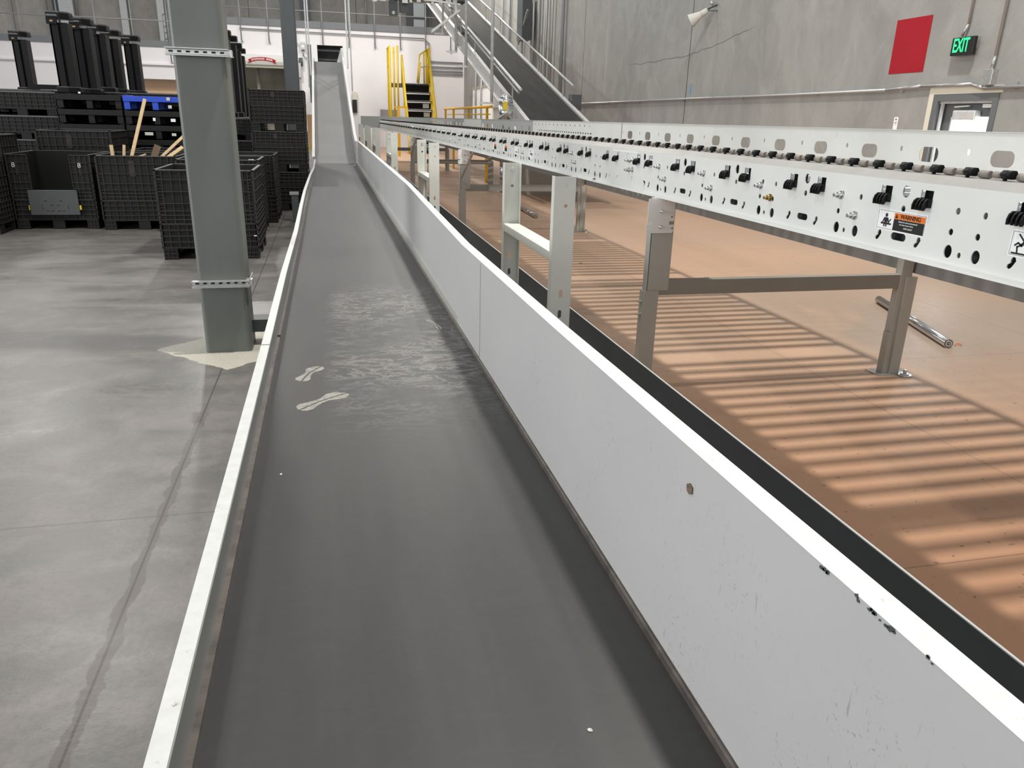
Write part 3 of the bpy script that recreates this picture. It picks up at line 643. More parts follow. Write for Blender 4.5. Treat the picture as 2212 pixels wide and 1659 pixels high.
# legs
def rleg(y):
    g = thing('leg_frame_tmp', '', ''); C.objects.unlink(g); bpy.data.objects.remove(g)
    lf = MB(); xn0, xn1 = 1.852, 1.925
    # near leg: lower outer channel + upper inner channel
    lf.box(xn0-.012+cx, xn1+.012+cx, y-.035, y+.035, 0, .63)
    lf.box(xn0+cx, xn0+.006+cx, y-.03, y+.03, .63, 1.17).box(xn0+.010+cx, xn1+.075+cx, y-.03, y+.025, .63, 1.185)
    near = lf.build('leg', leg_m, rc, .003)
    fl = MB(); fl.box(3.655+cx, 3.72+cx, y-.03, y+.03, 0, .30); fl.box(3.66+cx, 3.745+cx, y-.03, y+.03, .30, 1.19)
    fl.box(3.70+cx, 3.78+cx, y-.045, y-.0, .005, .68)
    far = fl.build('leg', leg_m, rc, .003)
    MB().box(xn1+cx, 3.67+cx, y-.025, y+.025, .60, .695).build('cross_brace', brace_m, rc, .004)
    for (a, c_, par) in ((1.80, 1.97, near), (3.60, 3.83, far)):
        MB().box(a+cx, c_+cx, y-.07, y+.07, 0, .008).build('foot_plate', galv, par)
        MB().cyl((c_-.04+cx, y-.09, 0), (c_-.04+cx, y-.09, .012), .045, n=20).cyl((c_-.04+cx, y-.09, .012), (c_-.04+cx, y-.09, .02), .028, n=16).cyl((c_-.04+cx, y-.09, .02), (c_-.04+cx, y-.09, .045), .012, n=6).build('anchor', zinc, par)
    # bracket plate
    bmn = plate_mesh([(-.085,0),(.085,0),(.085,-.13),(.055,-.13),(.055,-.15),(.09,-.15),(.09,-.185),(.075,-.2),(-.075,-.2),(-.09,-.185),(-.09,-.15),(-.055,-.15),(-.055,-.13),(-.085,-.13)], [ell(.07,-.105,.006), ell(-.07,-.105,.006), ell(.078,-.172,.007), ell(-.078,-.172,.007)], .004, 'bp')
    b3 = MB(); nv = [b3.b.verts.new((v.co.x+1.905+cx, y-.04+v.co.z, v.co.y+1.183)) for v in bmn.vertices]
    for p in bmn.polygons: b3.b.faces.new([nv[i] for i in p.vertices])
    b3.build('leg_bracket', paint, rc)
    for z, yy in ((1.11, y-.042), (1.02, y-.042)):
        o = bpy.data.objects.new('bolt', hb); C.objects.link(o); o.parent = rc; o.location = (1.905+cx, yy, z); o.rotation_euler = (0, 0, math.pi/2)
    for z in (.56,.48):
        o = bpy.data.objects.new('bolt', hb); C.objects.link(o); o.parent = rc; o.location = (xn0-.012+cx, y, z)
for y in (4.27, 11.2, 18.1, 25.0): rleg(y)
# diagonal angle braces at second and third leg
for y, s in ((4.27+6.9, -1), (11.2+6.9, -1)):
    b3 = MB(); b3.bar((1.86+cx, y-.3*0-.03, .78), (1.90+cx, y-.75, 1.17), .03, .006); b3.build('diagonal_brace', galv, rc)
b3 = MB(); b3.bar((3.66+cx, 11.17, .85), (3.70+cx, 10.5, 1.18), .03, .006); b3.build('diagonal_brace', galv, rc)
# end transfer piece turning left
MB().box(1.28+cx, XF+.02+cx, YE+.02, YE+.9, 1.20, 1.60).build('end_transfer', mat('end_paint', (.42,.435,.43), .4), rc)
# crumb of dirt on lip, small floor bolts
b3 = crumb('dirt_lump', at(1283,387,X=XN-.012), .022, 'brown dirt lump on the bottom lip of the roller conveyor frame')
for (q, lb) in (((1253,570),'small shiny bolt lying on the striped tan floor behind the nearest support frame'), ((1525,601),'small hex nut lying on the sunlit tan floor beyond the crossbar'), ((1332,463),'tiny white nut on the tan floor right of the second conveyor leg')):
    p = at(*q, Z=0); o = MB().cyl((0,0,0),(0,0,.012),.014,n=6).cyl((0,0,.006),(.03,.01,.008),.005,n=8).build('loose_bolt', zinc); o.location = (p.x, p.y, .0008); tag(o, lb, 'bolt')
def loose_roller(a, b_, label):
    a = at(*a, Z=0); b_ = at(*b_, Z=0); r = .036; a.z = b_.z = r+.001; d = (b_-a).normalized()
    t = thing('loose_roller', label, 'roller', (a.x, a.y, r+.001), 0, 'loose rollers on the floor')
    v = b_-a; MB().cyl((0,0,0), v, r, n=28).build('tube', chrome, t)
    MB().cyl(-d*.002, d*.01, r*.86, n=24).build('end_ring', blk, t); MB().cyl(-d*.004, d*.01, r*.72, n=24).build('bearing', galv, t)
    MB().cyl(-d*.006, d*.01, r*.36, n=16).build('bearing_hole', blk, t); MB().cyl(-d*.02, d*.01, r*.22, n=6).build('axle', beige_cap, t)
loose_roller((2047,752), (1897,655), 'loose chrome roller on the tan floor right of the near conveyor leg')
loose_roller((1158,472), (1118,449), 'loose chrome roller on the tan floor under the conveyor, behind the nearest support frame')
cr_ = MB().tube([(0,0,.004),(.03,.02,.012),(.06,.0,.01),(.045,-.02,.008)], .004, 6).build('orange_cord_scrap', orange); p = at(2062,747,Z=0); cr_.location = p; tag(cr_, 'tiny orange cord scrap beside the loose roller end', 'debris')

# ------------------------------------------------------------------ steel columns
def column(loc, s, h, label, m=col_m):
    t = thing('steel_column', label, 'column', loc); 
    MB().prism(rrect(s/2, s/2, s, s, .03, 4), 'z', 0, h).build('shaft', m, t); return t
cl = column((-.905, 5.43, 0), .31, 8, 'near grey-green square steel column standing in a pale floor patch')
for z in (1.93, .475):
    b3 = MB(); nslots = 7
    b3.box(-.035,.335,-.048,-.044,z+.006,z+.012).box(-.035,.335,-.048,-.002,z+.036,z+.041).box(-.035,.335,-.048,-.002,z-.004,z+.001)
    b3.box(-.035,.335,-.006,-.002,z,z+.038); b3.build('strut_clamp', galv, cl)
    b3 = MB()
    for k in range(nslots): b3.prism(rrect(-.005+.05*k, z+.020, .026, .012, .0059), 'y', -.0085, -.0062)
    b3.build('clamp_slots', blk, cl)
    MB().cyl((.322,-.05,z+.019),(.322,.36,z+.019),.005,n=8).box(.312,.352,.0,.06,z-.004,z+.04).build('clamp_rod', galv, cl)
column((at(613,150,Y=17.5).x, 17.5, 0), .29, 9, 'farther dark grey square steel column rising behind the bin stack', mat('column_far_paint', (.09,.10,.105), .45))
# ------------------------------------------------------------------ bulk bins
def panel_mesh(w_, h_, rows, cols, diamonds=False):
    """ribbed wall panel: local x 0..w, z 0..h, faces -y; thickness .03"""
    b3 = MB(); b3.box(0, w_, .018, .03, 0, h_); t = .009
    for r in rows: b3.box(0, w_, 0, .018, min(r*h_, h_-t), min(r*h_, h_-t)+t)
    for c_ in cols: b3.box(min(c_*w_, w_-t), min(c_*w_, w_-t)+t, .004, .018, 0, h_)
    for a, c2, r0, r1 in ((0,.07,0,1),(.93,1,0,1)):
        for i in range(int(h_/.035)): b3.box(a*w_+.002, c2*w_-.002, .004, .018, i*.035, i*.035+.006)
    b3.box(.40*w_, .47*w_, .006, .018, .55*h_, .9*h_)
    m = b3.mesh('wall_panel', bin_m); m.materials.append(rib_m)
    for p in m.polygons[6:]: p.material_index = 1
    return m
BW, BD = 1.05, 1.12
up_rows = (0,.08,.16,.24,.38,.60,.82,1); up_cols = (0,.07,.16,.25,.34,.44,.53,.62,.70,.80,.88,.93,1)
def foot_mesh(w_, d_, fh=.13, sk=.27):
    b3 = MB()
    for x in (0, .42*w_, w_-.17):
        for y in (0, d_*.45, d_-.17): b3.box(x+.01, x+.16, y+.01, y+.16, 0, fh)
        b3.box(x+.012, x+.15, .02, d_-.02, .015, .04)
    b3.box(.015, w_-.015, .015, d_-.015, fh-.01, fh+.02)
    b3.box(.018,.03,.018,d_-.018,fh,fh+sk); b3.box(w_-.03,w_-.018,.018,d_-.018,fh,fh+sk); b3.box(.018,w_-.018,.018,.03,fh,fh+sk); b3.box(.018,w_-.018,d_-.03,d_-.018,fh,fh+sk)
    b3.b.faces.ensure_lookup_table(); nb = len(b3.b.faces)
    # ribs (own paler material, caught light painted in)
    for x in (0, w_-.17):
        for k in range(4): b3.box(x+.012+.045*k, x+.018+.045*k, .0, .012, 0, fh)
        for k in range(3): b3.box(x+.012, x+.16, .0, .012, .02+.045*k, .026+.045*k)
    nz = 4 if sk > .2 else 3
    for k in range(nz+1):
        z = fh + k*(sk-.008)/nz
        b3.box(0,w_,0,.018,z,z+.008).box(w_-.018,w_,0,d_,z,z+.008).box(0,.018,0,d_,z,z+.008)
    n = 11
    for k in range(n+1):
        x = k*(w_-.008)/n; b3.box(x, x+.008, .004, .018, fh, fh+sk)
        y = k*(d_-.008)/n; b3.box(w_-.018, w_-.004, y, y+.008, fh, fh+sk).box(.004,.018,y,y+.008,fh,fh+sk)
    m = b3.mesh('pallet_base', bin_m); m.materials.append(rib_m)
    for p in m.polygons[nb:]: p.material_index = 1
    return m
def make_bin(label, loc, h=1.0, door=None, group='black bulk containers', w_=BW, d_=BD, closed=False):
    t = thing('bulk_container', label, 'bin', loc, 0, group)
    def part(name, m, l=(0,0,0), rz=0):
        o = bpy.data.objects.new(name, m); C.objects.link(o); o.parent = t; o.location = l; o.rotation_euler = (0,0,rz); return o
    fh, sk = (.13,.27) if h > .6 else (.10, h-.12)
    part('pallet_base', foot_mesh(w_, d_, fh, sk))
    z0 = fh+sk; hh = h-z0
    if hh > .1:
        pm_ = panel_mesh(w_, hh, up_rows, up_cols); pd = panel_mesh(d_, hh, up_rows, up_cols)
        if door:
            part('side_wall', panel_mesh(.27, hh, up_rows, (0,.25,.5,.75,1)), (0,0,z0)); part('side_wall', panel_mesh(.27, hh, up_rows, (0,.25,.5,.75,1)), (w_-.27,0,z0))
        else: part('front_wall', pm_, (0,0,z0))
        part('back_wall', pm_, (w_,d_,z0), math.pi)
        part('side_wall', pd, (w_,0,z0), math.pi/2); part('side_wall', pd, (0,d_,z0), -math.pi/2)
        # rim
        r = MB(); r.box(0,.03,0,d_,h-.004,h+.006).box(w_-.03,w_,0,d_,h-.004,h+.006).box(0,w_,d_-.03,d_,h-.004,h+.006)
        if not door: r.box(0,w_,0,.03,h-.004,h+.006)
        r.build('rim', dust_edge, t)
    else:
        MB().box(0,w_,0,d_,h-.02,h).build('folded_lid', dust_edge, t)
    if closed: MB().box(.03,w_-.03,.03,d_-.03,h-.12,h-.10).build('inner_floor', bin_in, t)
    return t
bA = make_bin('open-fronted black bin with a lowered plain grey door panel, left foreground row', (-4.235, 11.85, 0), 1.0, door=True)
dd = MB(); dd.box(.22,.835,-.055,-.03,.20,.535).build('drop_door', bin_door, bA, .006)
ds_ = MB()
for x, z in ((.41,.385),(.60,.385),(.48,.33),(.56,.33),(.42,.25),(.48,.25),(.56,.25),(.62,.25)): ds_.box(x,x+.035,-.0575,-.0545,z,z+.010)
for z in (.33,.31,.29,.27): ds_.box(.37,.385,-.0575,-.0545,z,z+.006).box(.69,.705,-.0575,-.0545,z,z+.006)
ds_.build('door_slots', blk, bA)
MB().box(.84,.86,-.05,-.03,.27,.33).build('yellow_latch', yellow, bA); MB().box(.205,.215,-.05,-.03,.27,.33).build('yellow_latch', yellow, bA)
for x in (.09,.90): text('8', .09, offw, bA, (x, -.003, .86), (math.pi/2,0,0), name='paint_mark')
bB = make_bin('black ribbed bin full of scrap lumber, right of the open-fronted bin', (-3.10, 11.72, 0), 1.0)
MB().box(.04,BW-.04,.04,BD-.04,.80,.82).build('scrap_fill', bin_in, bB)
bD = make_bin('black ribbed bin filled with clear bags, behind the near steel column', (-1.96, 11.05, 0), 1.0)
MB().box(.04,BW-.04,.04,BD-.04,.86,.88).build('scrap_fill', bin_in, bD)
bC = make_bin('foremost black ribbed bin, cut in two by the near steel column', (-1.875, 9.23, 0), .985)
MB().box(1.0,1.03,-.003,.0,.26,.27).build('white_sticker', white_m, bC)
bE = make_bin('black bin at the left edge of the view, beside the open-fronted bin', (-4.95-.35, 11.35, 0), 1.24)
make_bin('black bin right behind the bag-filled bin, beside the belt conveyor', (-1.84, 12.4, 0), 1.0)
make_bin('black bin behind the open-fronted bin, raised on a folded bin', (-4.255, 13.2, .34), .94)
make_bin('folded black bin under the raised bin behind the open-fronted bin', (-4.255, 13.2, 0), .335)
make_bin('black bin with grey labels behind the scrap lumber bin', (-2.95, 13.0, 0), 1.02, d_=1.1)
# bags of plastic in bin D
for i in range(5):
    b3 = MB(); p = (-1.78+.19*i, 11.3+.1*(i%2), .93)
    bmesh.ops.create_icosphere(b3.b, subdivisions=2, radius=.085)
    for v in b3.b.verts: v.co = Vector((v.co.x*1.1+random.uniform(-.02,.02), v.co.y+random.uniform(-.02,.02), v.co.z*.6+random.uniform(-.015,.015)))
    o = b3.build('plastic_bag', mat('bag%d' % i, (.10+.06*i,)*3, .2)); o.location = (p[0], p[1], .945)
    tag(o, 'crumpled plastic bag, %s, heaped in the bin behind the near column' % ('leftmost', 'second from left', 'middle one', 'second from right', 'rightmost')[i], 'bag', 'crumpled bags in the bin')
# scrap lumber in bin B
def plank(a, b_, wx, wz, label, m=wood):
    a, b_ = Vector(a), Vector(b_); o = MB().bar((0,0,0), b_-a, wx, wz).build('lumber_scrap', m); o.location = a; tag(o, label, 'wood', 'scrap lumber in the bin')
def bin_pt(px_, py_, Y): return at(px_, py_, Y=Y)
yq = 12.2
plank(bin_pt(283,345,yq), bin_pt(313,214,yq+.25), .045, .022, 'tallest pale plank leaning upright in the scrap bin')
plank(bin_pt(343,345,yq), bin_pt(420,272,yq+.2), .04, .02, 'long thin pale stick slanting right out of the scrap bin, behind the column')
plank(bin_pt(360,343,yq-.2), bin_pt(395,318,yq-.1), .05, .03, 'short pale board slanting right beside the near column')
plank(bin_pt(245,345,yq-.1), bin_pt(240,313,yq-.1), .045, .025, 'leftmost short upright stub in the scrap bin')
plank(bin_pt(268,345,yq-.1), bin_pt(268,313,yq-.1), .035, .025, 'second short upright stub in the scrap bin', wood)
plank(bin_pt(293,340,yq-.1), bin_pt(315,333,yq-.1), .05, .02, 'short flat pale board lying on the scrap bin rim')
plank(bin_pt(331,345,yq-.1), bin_pt(341,314,yq-.1), .09, .012, 'dark brown board standing in the scrap bin', wood_d)
# stack at right of column (three tiers)
for k, s in enumerate(('bottom', 'middle', 'top')):
    make_bin('%s black bin of the three-high stack beside the incline conveyor' % s, (-1.235, 14.0, .660*k), .652, group='three-high bin stack', w_=.90)
# folded bin stacks, back left
gi = 0
for k in range(5):
    make_bin('folded black bin, %s of the five-high folded stack at far left' % ('lowest', 'second', 'middle', 'fourth', 'topmost')[k], (-5.32, 14.5, .37*k), .365, group='folded bins at far left')
def pallet(loc, label, m, w_=.97, h=.222, group='stacked black pallets'):
    t = thing('plastic_pallet', label, 'pallet', loc, 0, group)
    MB().box(0,w_,0,1.1,h-.10,h-.012).box(.0,.06,0,1.1,h-.012,h-.002).box(w_-.06,w_,0,1.1,h-.012,h-.002).build('deck', m, t, .006)
    for x in (.0, w_/2-.05, w_-.10):
        b3 = MB()
        for y in (.02, .5, .98): b3.box(x+.005,x+.095,y,y+.10,.012,h-.10)
        b3.box(x+.005,x+.095,.02,1.08,0,.014).build('skid', m, t)
    MB().box(.02, w_-.02, .012, .02, h-.06, h-.05).build('deck_groove', dust_edge, t); return t
names8 = ('lowest', 'second', 'third', 'fourth', 'fifth', 'sixth', 'seventh', 'topmost')
for k in range(8):
    pallet((-4.24, 14.4, .23*k), '%s black plastic pallet in the eight-high stack under the tall black mast modules' % names8[k], bin_m)
    pallet((-3.24, 14.4, .23*k) if k < 7 else (-3.24, 14.4, 1.61), ('%s black plastic pallet in the stack left of the near column' % names8[k]) if k < 7 else 'bright blue pallet on top of the stack left of the near column', bin_m if k < 7 else blue, group='pallet stack left of the column')
for (q, w_, h_, lb) in (((1800-1437,214),.055,.05,'pinkish label on the blue pallet'),((367,231),.055,.05,'cream label on the pallet just below the blue one'),((374,260),.075,.05,'white label with print on the black pallet stack left of the column'),((333,258),.04,.05,'red and white label on the black pallet stack'),((322,289),.13,.05,'wide grey label low on the black pallet stack'),((376,291),.07,.045,'grey label beside the near column, low on the stack'),((171,200),.035,.025,'small white tag on the topmost black pallet')):
    p = at(*q, Y=14.38); o = MB().box(-w_/2,w_/2,-.001,.001,-h_/2,h_/2).build('paper_label', white_m if 'white' in lb else offw); o.location = (p.x, 14.385, p.z); tag(o, lb, 'label')
# back row stacks carrying masts
for i, (x, y, n_, lb) in enumerate(((-5.65, 15.65, 5, 'far left back stack'), (-4.55, 15.65, 5, 'back stack behind the pallets'), (-3.45, 15.65, 5, 'back stack behind the blue pallet'), (-4.55, 16.85, 5, 'second back stack behind the pallets'), (-3.45, 16.85, 5, 'second back stack behind the blue pallet'), (-6.75, 18.05, 5, 'rear stack at far left'), (-4.55,18.05,5,'rear stack under the small masts'), (-3.45,18.05,5,'rear stack left of the column'),
    (-2.26, 15.0, 4, 'stack behind the near column'), (-2.26, 16.14, 4, 'second stack behind the near column'), (-2.26, 17.28, 4, 'third stack behind the near column'), (-2.26, 18.62, 3, 'last stack behind the near column'))):
    for k in range(n_):
        make_bin('folded black bin, %s layer of the %s' % (('lowest','second','third','fourth','topmost')[k if k < n_-1 else 4], lb), (x, y, .38*k), .375, group=lb, w_=1.0)
# tall black mast modules
def mast(loc, h, label, logo=True, s=1.0):
    t = thing('mast_module', label, 'mast module', loc, 0, 'tall black mast modules on the bins')
    b3 = MB(); b3.box(-.12,.0,0,.10,.08,h-.16).box(.03,.13,.03,.30,.08,h-.16).box(-.12,-.09,0,.28,.08,h-.16).box(.0,.03,.06,.25,.08,h-.16); b3.build('column_body', black_p, t, .004)
    b3 = MB(); b3.prism([(-.15,-.03),(.05,-.03),(.16,.07),(.16,.30),(-.15,.30)], 'z', h-.10, h-.02); b3.build('head', black_p, t, .006)
    MB().prism([(-.15,-.03),(.05,-.03),(.16,.07),(.16,.30),(-.15,.30)], 'z', h-.02, h).build('head_rim', dust_edge, t)
    MB().box(-.15,.0,-.04,.0,h-.19,h-.10).build('head_block', black_p, t, .004)
    MB().prism([(-.15,-.05),(.03,-.05),(.17,.07),(.17,.30),(-.15,.30)], 'z', 0, .08).build('base_plate', black_p, t, .01)
    MB().prism([(-.14,-.05),(.03,-.05),(.165,.06),(.165,.28),(.14,.28),(.02,-.02),(-.14,-.02)], 'z', .08, .092).build('base_rim', dust_edge, t)
    if logo:
        text('CROWN', .036, logo_g, t, (-.065,-.031,h-.062), (math.pi/2,0,0), bold=.001, sx=1.1)
        MB().prism(ell(-.075, h-.145, .025, .014, 14), 'y', -.042, -.0405).build('logo_oval', cardboard, t)
    return t
ml = [(146,190,14.55,3.05,'tallest-looking black mast module at the front of the left row, nearest the camera'), (192,195,15.35,3.05,'second black mast module behind the front one on the pallets'), (226,195,16.35,3.05,'third black mast module of the receding row'), (252,195,17.3,3.05,'fourth black mast module, last of the receding row'), (293,196,18.3,3.05,'lone black mast module just left of the near column'), (56,186,18.5,3.05,'lone black mast module at the far left'),
      (477,240,15.3,3.05,'black mast module peeking out right beside the near column, frontmost'), (492,240,16.2,3.05,'second black mast module right of the near column'), (506,240,17.3,3.05,'third black mast module right of the near column'), (516,240,18.6,3.02,'fourth black mast module right of the near column'), (524,240,19.8,3.0,'rightmost black mast module, before the roll-up door')]
for (a, b_, y, zt, lb) in ml:
    p = at(a, b_, Y=y); left = a < 400; z0 = 1.842 if (left and y < 15.5) else (1.896 if left else 1.516)
    if lb.startswith(('rightmost','fourth black mast module right')): z0 = 1.136
    mast((p.x, y, z0), zt-z0, lb, logo=left or a > 520)
tag(MB().box(-5.0,-3.9,15.6,15.7,1.9,1.98).build('black_beam', black_p), 'flat black beam lying on the stacks between the left masts', 'beam')

# ------------------------------------------------------------------ roll-up door in the white wall
rd = thing('rollup_door_hood', 'cream roll-up door hood with red ribbon logo on the white wall', 'door hood', ((rx0+rx1)/2, YB-.02, 4.05))
hw = (rx1-rx0)/2+.15
b3 = MB(); pts = [(0,-.15)]+[(-.28*math.sin(math.pi*i/10)-.06, .33-.48*i/10*1.0) for i in range(11)][:-1]+[(0,.36)]
pts = [(-.0,-.18),(-.22,-.18),(-.33,-.10),(-.38,.05),(-.36,.2),(-.28,.32),(-.12,.38),(0,.38)]
b3.prism(pts, 'x', -hw, hw); b3.build('hood', mat('cream_hood', (.62,.62,.58), .5), rd); b = None
MB().box(-hw,hw,-.30,-.2,-.25,-.18).build('bottom_bar', beige, rd)
arc = MB()
for i in range(12):
    u0, u1 = -.55+1.10*i/12, -.55+1.10*(i+1)/12
    za, zc = .12-.22*u0*u0, .12-.22*u1*u1
    arc.prism([(u0-.12,za-.03),(u1-.12,zc-.03),(u1-.12,zc+.13),(u0-.12,za+.13)], 'y', -.40, -.385)
for s in (-1,1): arc.prism([(s*.53-.12,.17),(s*.68-.12,.12),(s*.63-.12,.04),(s*.70-.12,-.04),(s*.53-.12,.0)], 'y', -.395, -.38)
arc.build('red_ribbon', red, rd)
tx = 'OVERHEAD DOOR'
for i, ch in enumerate(tx):
    u = -.48+.96*i/(len(tx)-1)
    if ch != ' ': text(ch, .115, white_m, rd, (u-.12, -.402, .165-.22*u*u), (math.pi/2, .40*u, 0), name='ribbon_letter', bold=.002, thick=.002)
mt = thing('door_operator', 'grey door operator motor box right of the roll-up door hood', 'motor', (-1.22, YB-.05, 3.6))
MB().box(-.12,.12,-.25,0,-.2,.5).build('gear_case', galv, mt, .01); MB().cyl((.12,-.15,.35),(.12,-.15,.75),.10,n=16).build('motor', steelgrey, mt); MB().box(.0,.06,-.1,0,-3.5,-.2).build('conduit', conduit_m, mt)
eb = thing('switch_box', 'small grey switch box with bright lens above the door operator', 'box', (-.95, YB-.05, 4.75))
MB().box(-.12,.12,-.2,0,0,.35).build('enclosure', galv, eb); MB().box(-.06,.06,-.21,-.2,.1,.2).build('lens', white_m, eb); MB().tube([(0,-.05,0),(.0,-.05,-.3),(.3,-.05,-.5),(.3,-.05,-.9)], .03).build('flex_conduit', conduit_m, eb)
pp = thing('door_pipe', 'pale pipe with bracket seen inside the roll-up doorway', 'pipe', (-3.35, YB+.9, 0)); MB().cyl((0,0,0),(0,0,4),.09,n=12).build('pipe', beige, pp)
# dark slot beside opening
tag(MB().box(-.72,-.55,YB-.03,YB,2.2,5.02).build('dark_slot', steelgrey), 'tall narrow dark slot in the white wall left of the conveyor opening', 'slot')
# ------------------------------------------------------------------ mezzanine railings
def railing(name, x0, x1, zb, ztop, label, n, drop=.0, mids=1):
    t = thing(name, label, 'railing', (x0, YB-.12, zb)); L_ = x1-x0
    for k in range(mids+1): MB().cyl((0,0,(ztop-zb)*(1-k/(mids+1))),(L_,0,(ztop-zb)*(1-k/(mids+1))),.028,n=8).build('rail', rail_m, t)
    for k in range(n):
        x = L_*(k+.5)/n
        MB().cyl((x,0,-drop),(x,0,ztop-zb),.028,n=8).box(x-.03,x+.06,-.03,.1,-drop-.05,-drop+.02).build('post', rail_m, t)
railing('mezzanine_railing', -4.6, 7.4, 5.9, 7.25, 'grey pipe railing along the upper mezzanine edge', 9, .85)
railing('mezzanine_railing', -18, -4.9, 4.8, 6.75, 'pale pipe railing along the lower left mezzanine edge', 8, .9)
sr = thing('stair_railing', 'grey stair railing rising behind the near column on the mezzanine', 'railing', (-7.6, YB, 4.8))
for k in range(5): MB().cyl((0,.2,.15+.28*k),(2.9,.2,1.7+.28*k),.025,n=6).build('rail', rail_m, sr)
for k in range(3): MB().cyl((1.4*k,.2,0+.75*k),(1.4*k,.2,1.3+.75*k),.025,n=6).build('post', rail_m, sr)
# ducts and pipes on back wall
for (px0, px1, py1, lb, m) in ((125,156,70,'wide silver duct column on the back wall behind the front mast', galvw), (257,272,68,'left narrow silver duct on the back wall', galvw), (337,352,90,'right narrow silver duct on the back wall, beside the column', galvw), (112,125,70,'dark steel column left of the wide silver duct', steelgrey), (648,668,55,'dark grey wall column behind the mezzanine railing', doorgrey)):
    a = at(px0, 5, Y=57.6); c_ = at(px1, 5, Y=57.6); o = MB().box(0, c_.x-a.x, -.25, 0, 0, 7.5).build('duct', m); o.location = (a.x, 57.85, 5.0); tag(o, lb, 'duct', 'columns and ducts on the back wall')
for i, (px_, m) in enumerate(((100,rail_m),(24,rail_m),(165,steelgrey),(790,rail_m),(1060-270,rail_m))):
    if i == 4: continue
    a = at(px_, 10, Y=57.8); o = MB().cyl((0,0,0),(0,0,7),.05,n=8).build('wall_pipe', conduit_m if i else rail_m); o.location = (a.x, 57.8, 5); tag(o, ('thin pipe on the back wall left of the dark column', 'thin pipe at the far left of the back wall', 'dark thin pipe right of the wide silver duct', 'thin pipe on the back wall above the yellow stair')[i], 'pipe')
md = thing('mezzanine_door', 'white door in dark grey surround above the mezzanine, near the big incline', 'door', (at(908,40,Y=57.7).x, 57.9, 6.1))
MB().box(-.95,.62,-.05,.05,0,4).build('surround', doorgrey, md); MB().box(-.45,.3,-.1,-.05,.1,1.9).build('door_leaf', white_m, md); MB().box(-.45,.3,-.1,-.05,2.1,3).build('transom', white_m, md); md.name = 'mezzanine_door'
# machinery hanging at top of frame
hm = thing('overhead_machinery', 'grey overhead conveyor machinery hanging at the top of the view', 'machine', (2.2, 27, at(870,18,Y=27).z-.1))
b3 = MB(); b3.box(-1.6,2.4,-.4,.4,.35,.7); 
b3.build('frame_beam', steelgrey, hm)
b3 = MB()
for k in range(16): b3.box(-1.5+.23*k,-1.42+.23*k+.05*(k%3),-.45,-.3,.2+.03*(k%4),.45+.04*(k%3))
b3.build('machine_parts', galv, hm); MB().box(-.05,.2,-.35,-.1,-.15,.3).box(.28,.55,-.35,-.1,-.05,.35).build('gear_motor', steelgrey, hm); MB().cyl((.07,-.36,-.08),(.07,-.30,-.08),.05,n=10).build('lens', offw, hm)
MB().bar((-1.2,-.45,.5),(2.2,-.45,.25),.05,.05).build('side_bar', galvw, hm)
# ------------------------------------------------------------------ yellow crossover stair
sg = thing('crossover_stair', 'black stepped crossover stair with tall safety yellow handrails', 'stair', (4.0, 36.5, 0))
def gx(x): return x-4.0
stp = MB(); n_ = 8; topz = 3.12
for k in range(n_):
    z = topz*(k+1)/n_; y = .32*k
    stp.box(gx(3.78),gx(4.92),y,y+.34,z-.045,z)
stp.build('treads', steelgrey, sg)
rs = MB()
for k in range(n_):
    z = topz*k/n_; y = .32*k+.30; rs.box(gx(3.78),gx(4.92),y,y+.02,z+.02,z+.30)
rs.build('risers', black_p, sg)
for x in (3.70, 4.95): MB().bar((gx(x),-.1,.05),(gx(x),2.6,topz-.05),.06,.26).build('stringer', yellow, sg)
MB().box(gx(3.1),gx(4.95),2.6,3.9,topz-.15,topz).build('platform', steelgrey, sg)
def yrail(pts, r=.045):
    b3 = MB(); b3.tube([Vector((gx(p[0]),p[1],p[2])) for p in pts], r, 8); return b3
for x in (3.66, 4.98):
    yrail([(x,-.1,.0),(x,-.1,1.15),(x,2.6,topz+1.25),(x,2.6,topz)]).build('handrail', yellow, sg)
    yrail([(x,-.1,.62),(x,2.6,topz+.7)], .035).build('mid_rail', yellow, sg)
    for y in (.8, 1.7): yrail([(x,y,topz*y/2.6),(x,y,topz*y/2.6+1.15)], .035).build('rail_post', yellow, sg)
for x, zt_ in ((3.28, 4.70), (3.46, 4.78)): yrail([(x,2.6,1.6),(x,2.6,zt_)], .045).build('rail_post', yellow, sg)
yrail([(4.38,2.6,topz+.05),(4.52,2.7,topz+1.30),(5.0,3.3,topz+1.62)], .035).build('handrail', yellow, sg); yrail([(4.74,2.8,topz),(4.74,2.8,topz+1.45)], .035).build('rail_post', yellow, sg)
yrail([(4.45,2.65,topz+.0),(4.56,2.65,topz+.95)], .03).build('rail_post', yellow, sg); yrail([(4.6,2.7,topz+.75),(4.95,3.0,topz+.82)], .03).build('mid_rail', cap_m, sg)
for x in (3.1, 4.98):
    for y in (2.6,3.2,3.9): yrail([(x,y,0 if x < 4 else topz-.1),(x,y,topz+1.6)], .045).build('rail_post', yellow, sg)
    yrail([(x,2.6,topz+1.6),(x,3.9,topz+1.6)]).build('handrail', yellow, sg); yrail([(x,2.6,topz+.8),(x,3.9,topz+.8)], .035).build('mid_rail', yellow, sg)
wl = MB()
for k in (3,4,5): MB().box(gx(4.55),gx(4.84),.32*k+.275,.32*k+.295,topz*k/n_+.07,topz*k/n_+.27).build('white_sticker', white_m, sg)
yp = thing('yellow_guard_post', 'short orange-yellow guard post and bar left of the crossover stair', 'guard rail', (3.0, 34, 0))
yrail2 = MB().box(-.05,.05,-.05,.05,0,1.95).box(-.18,.40,-.05,.05,1.95,2.02); yrail2.build('post', yellow2, yp)
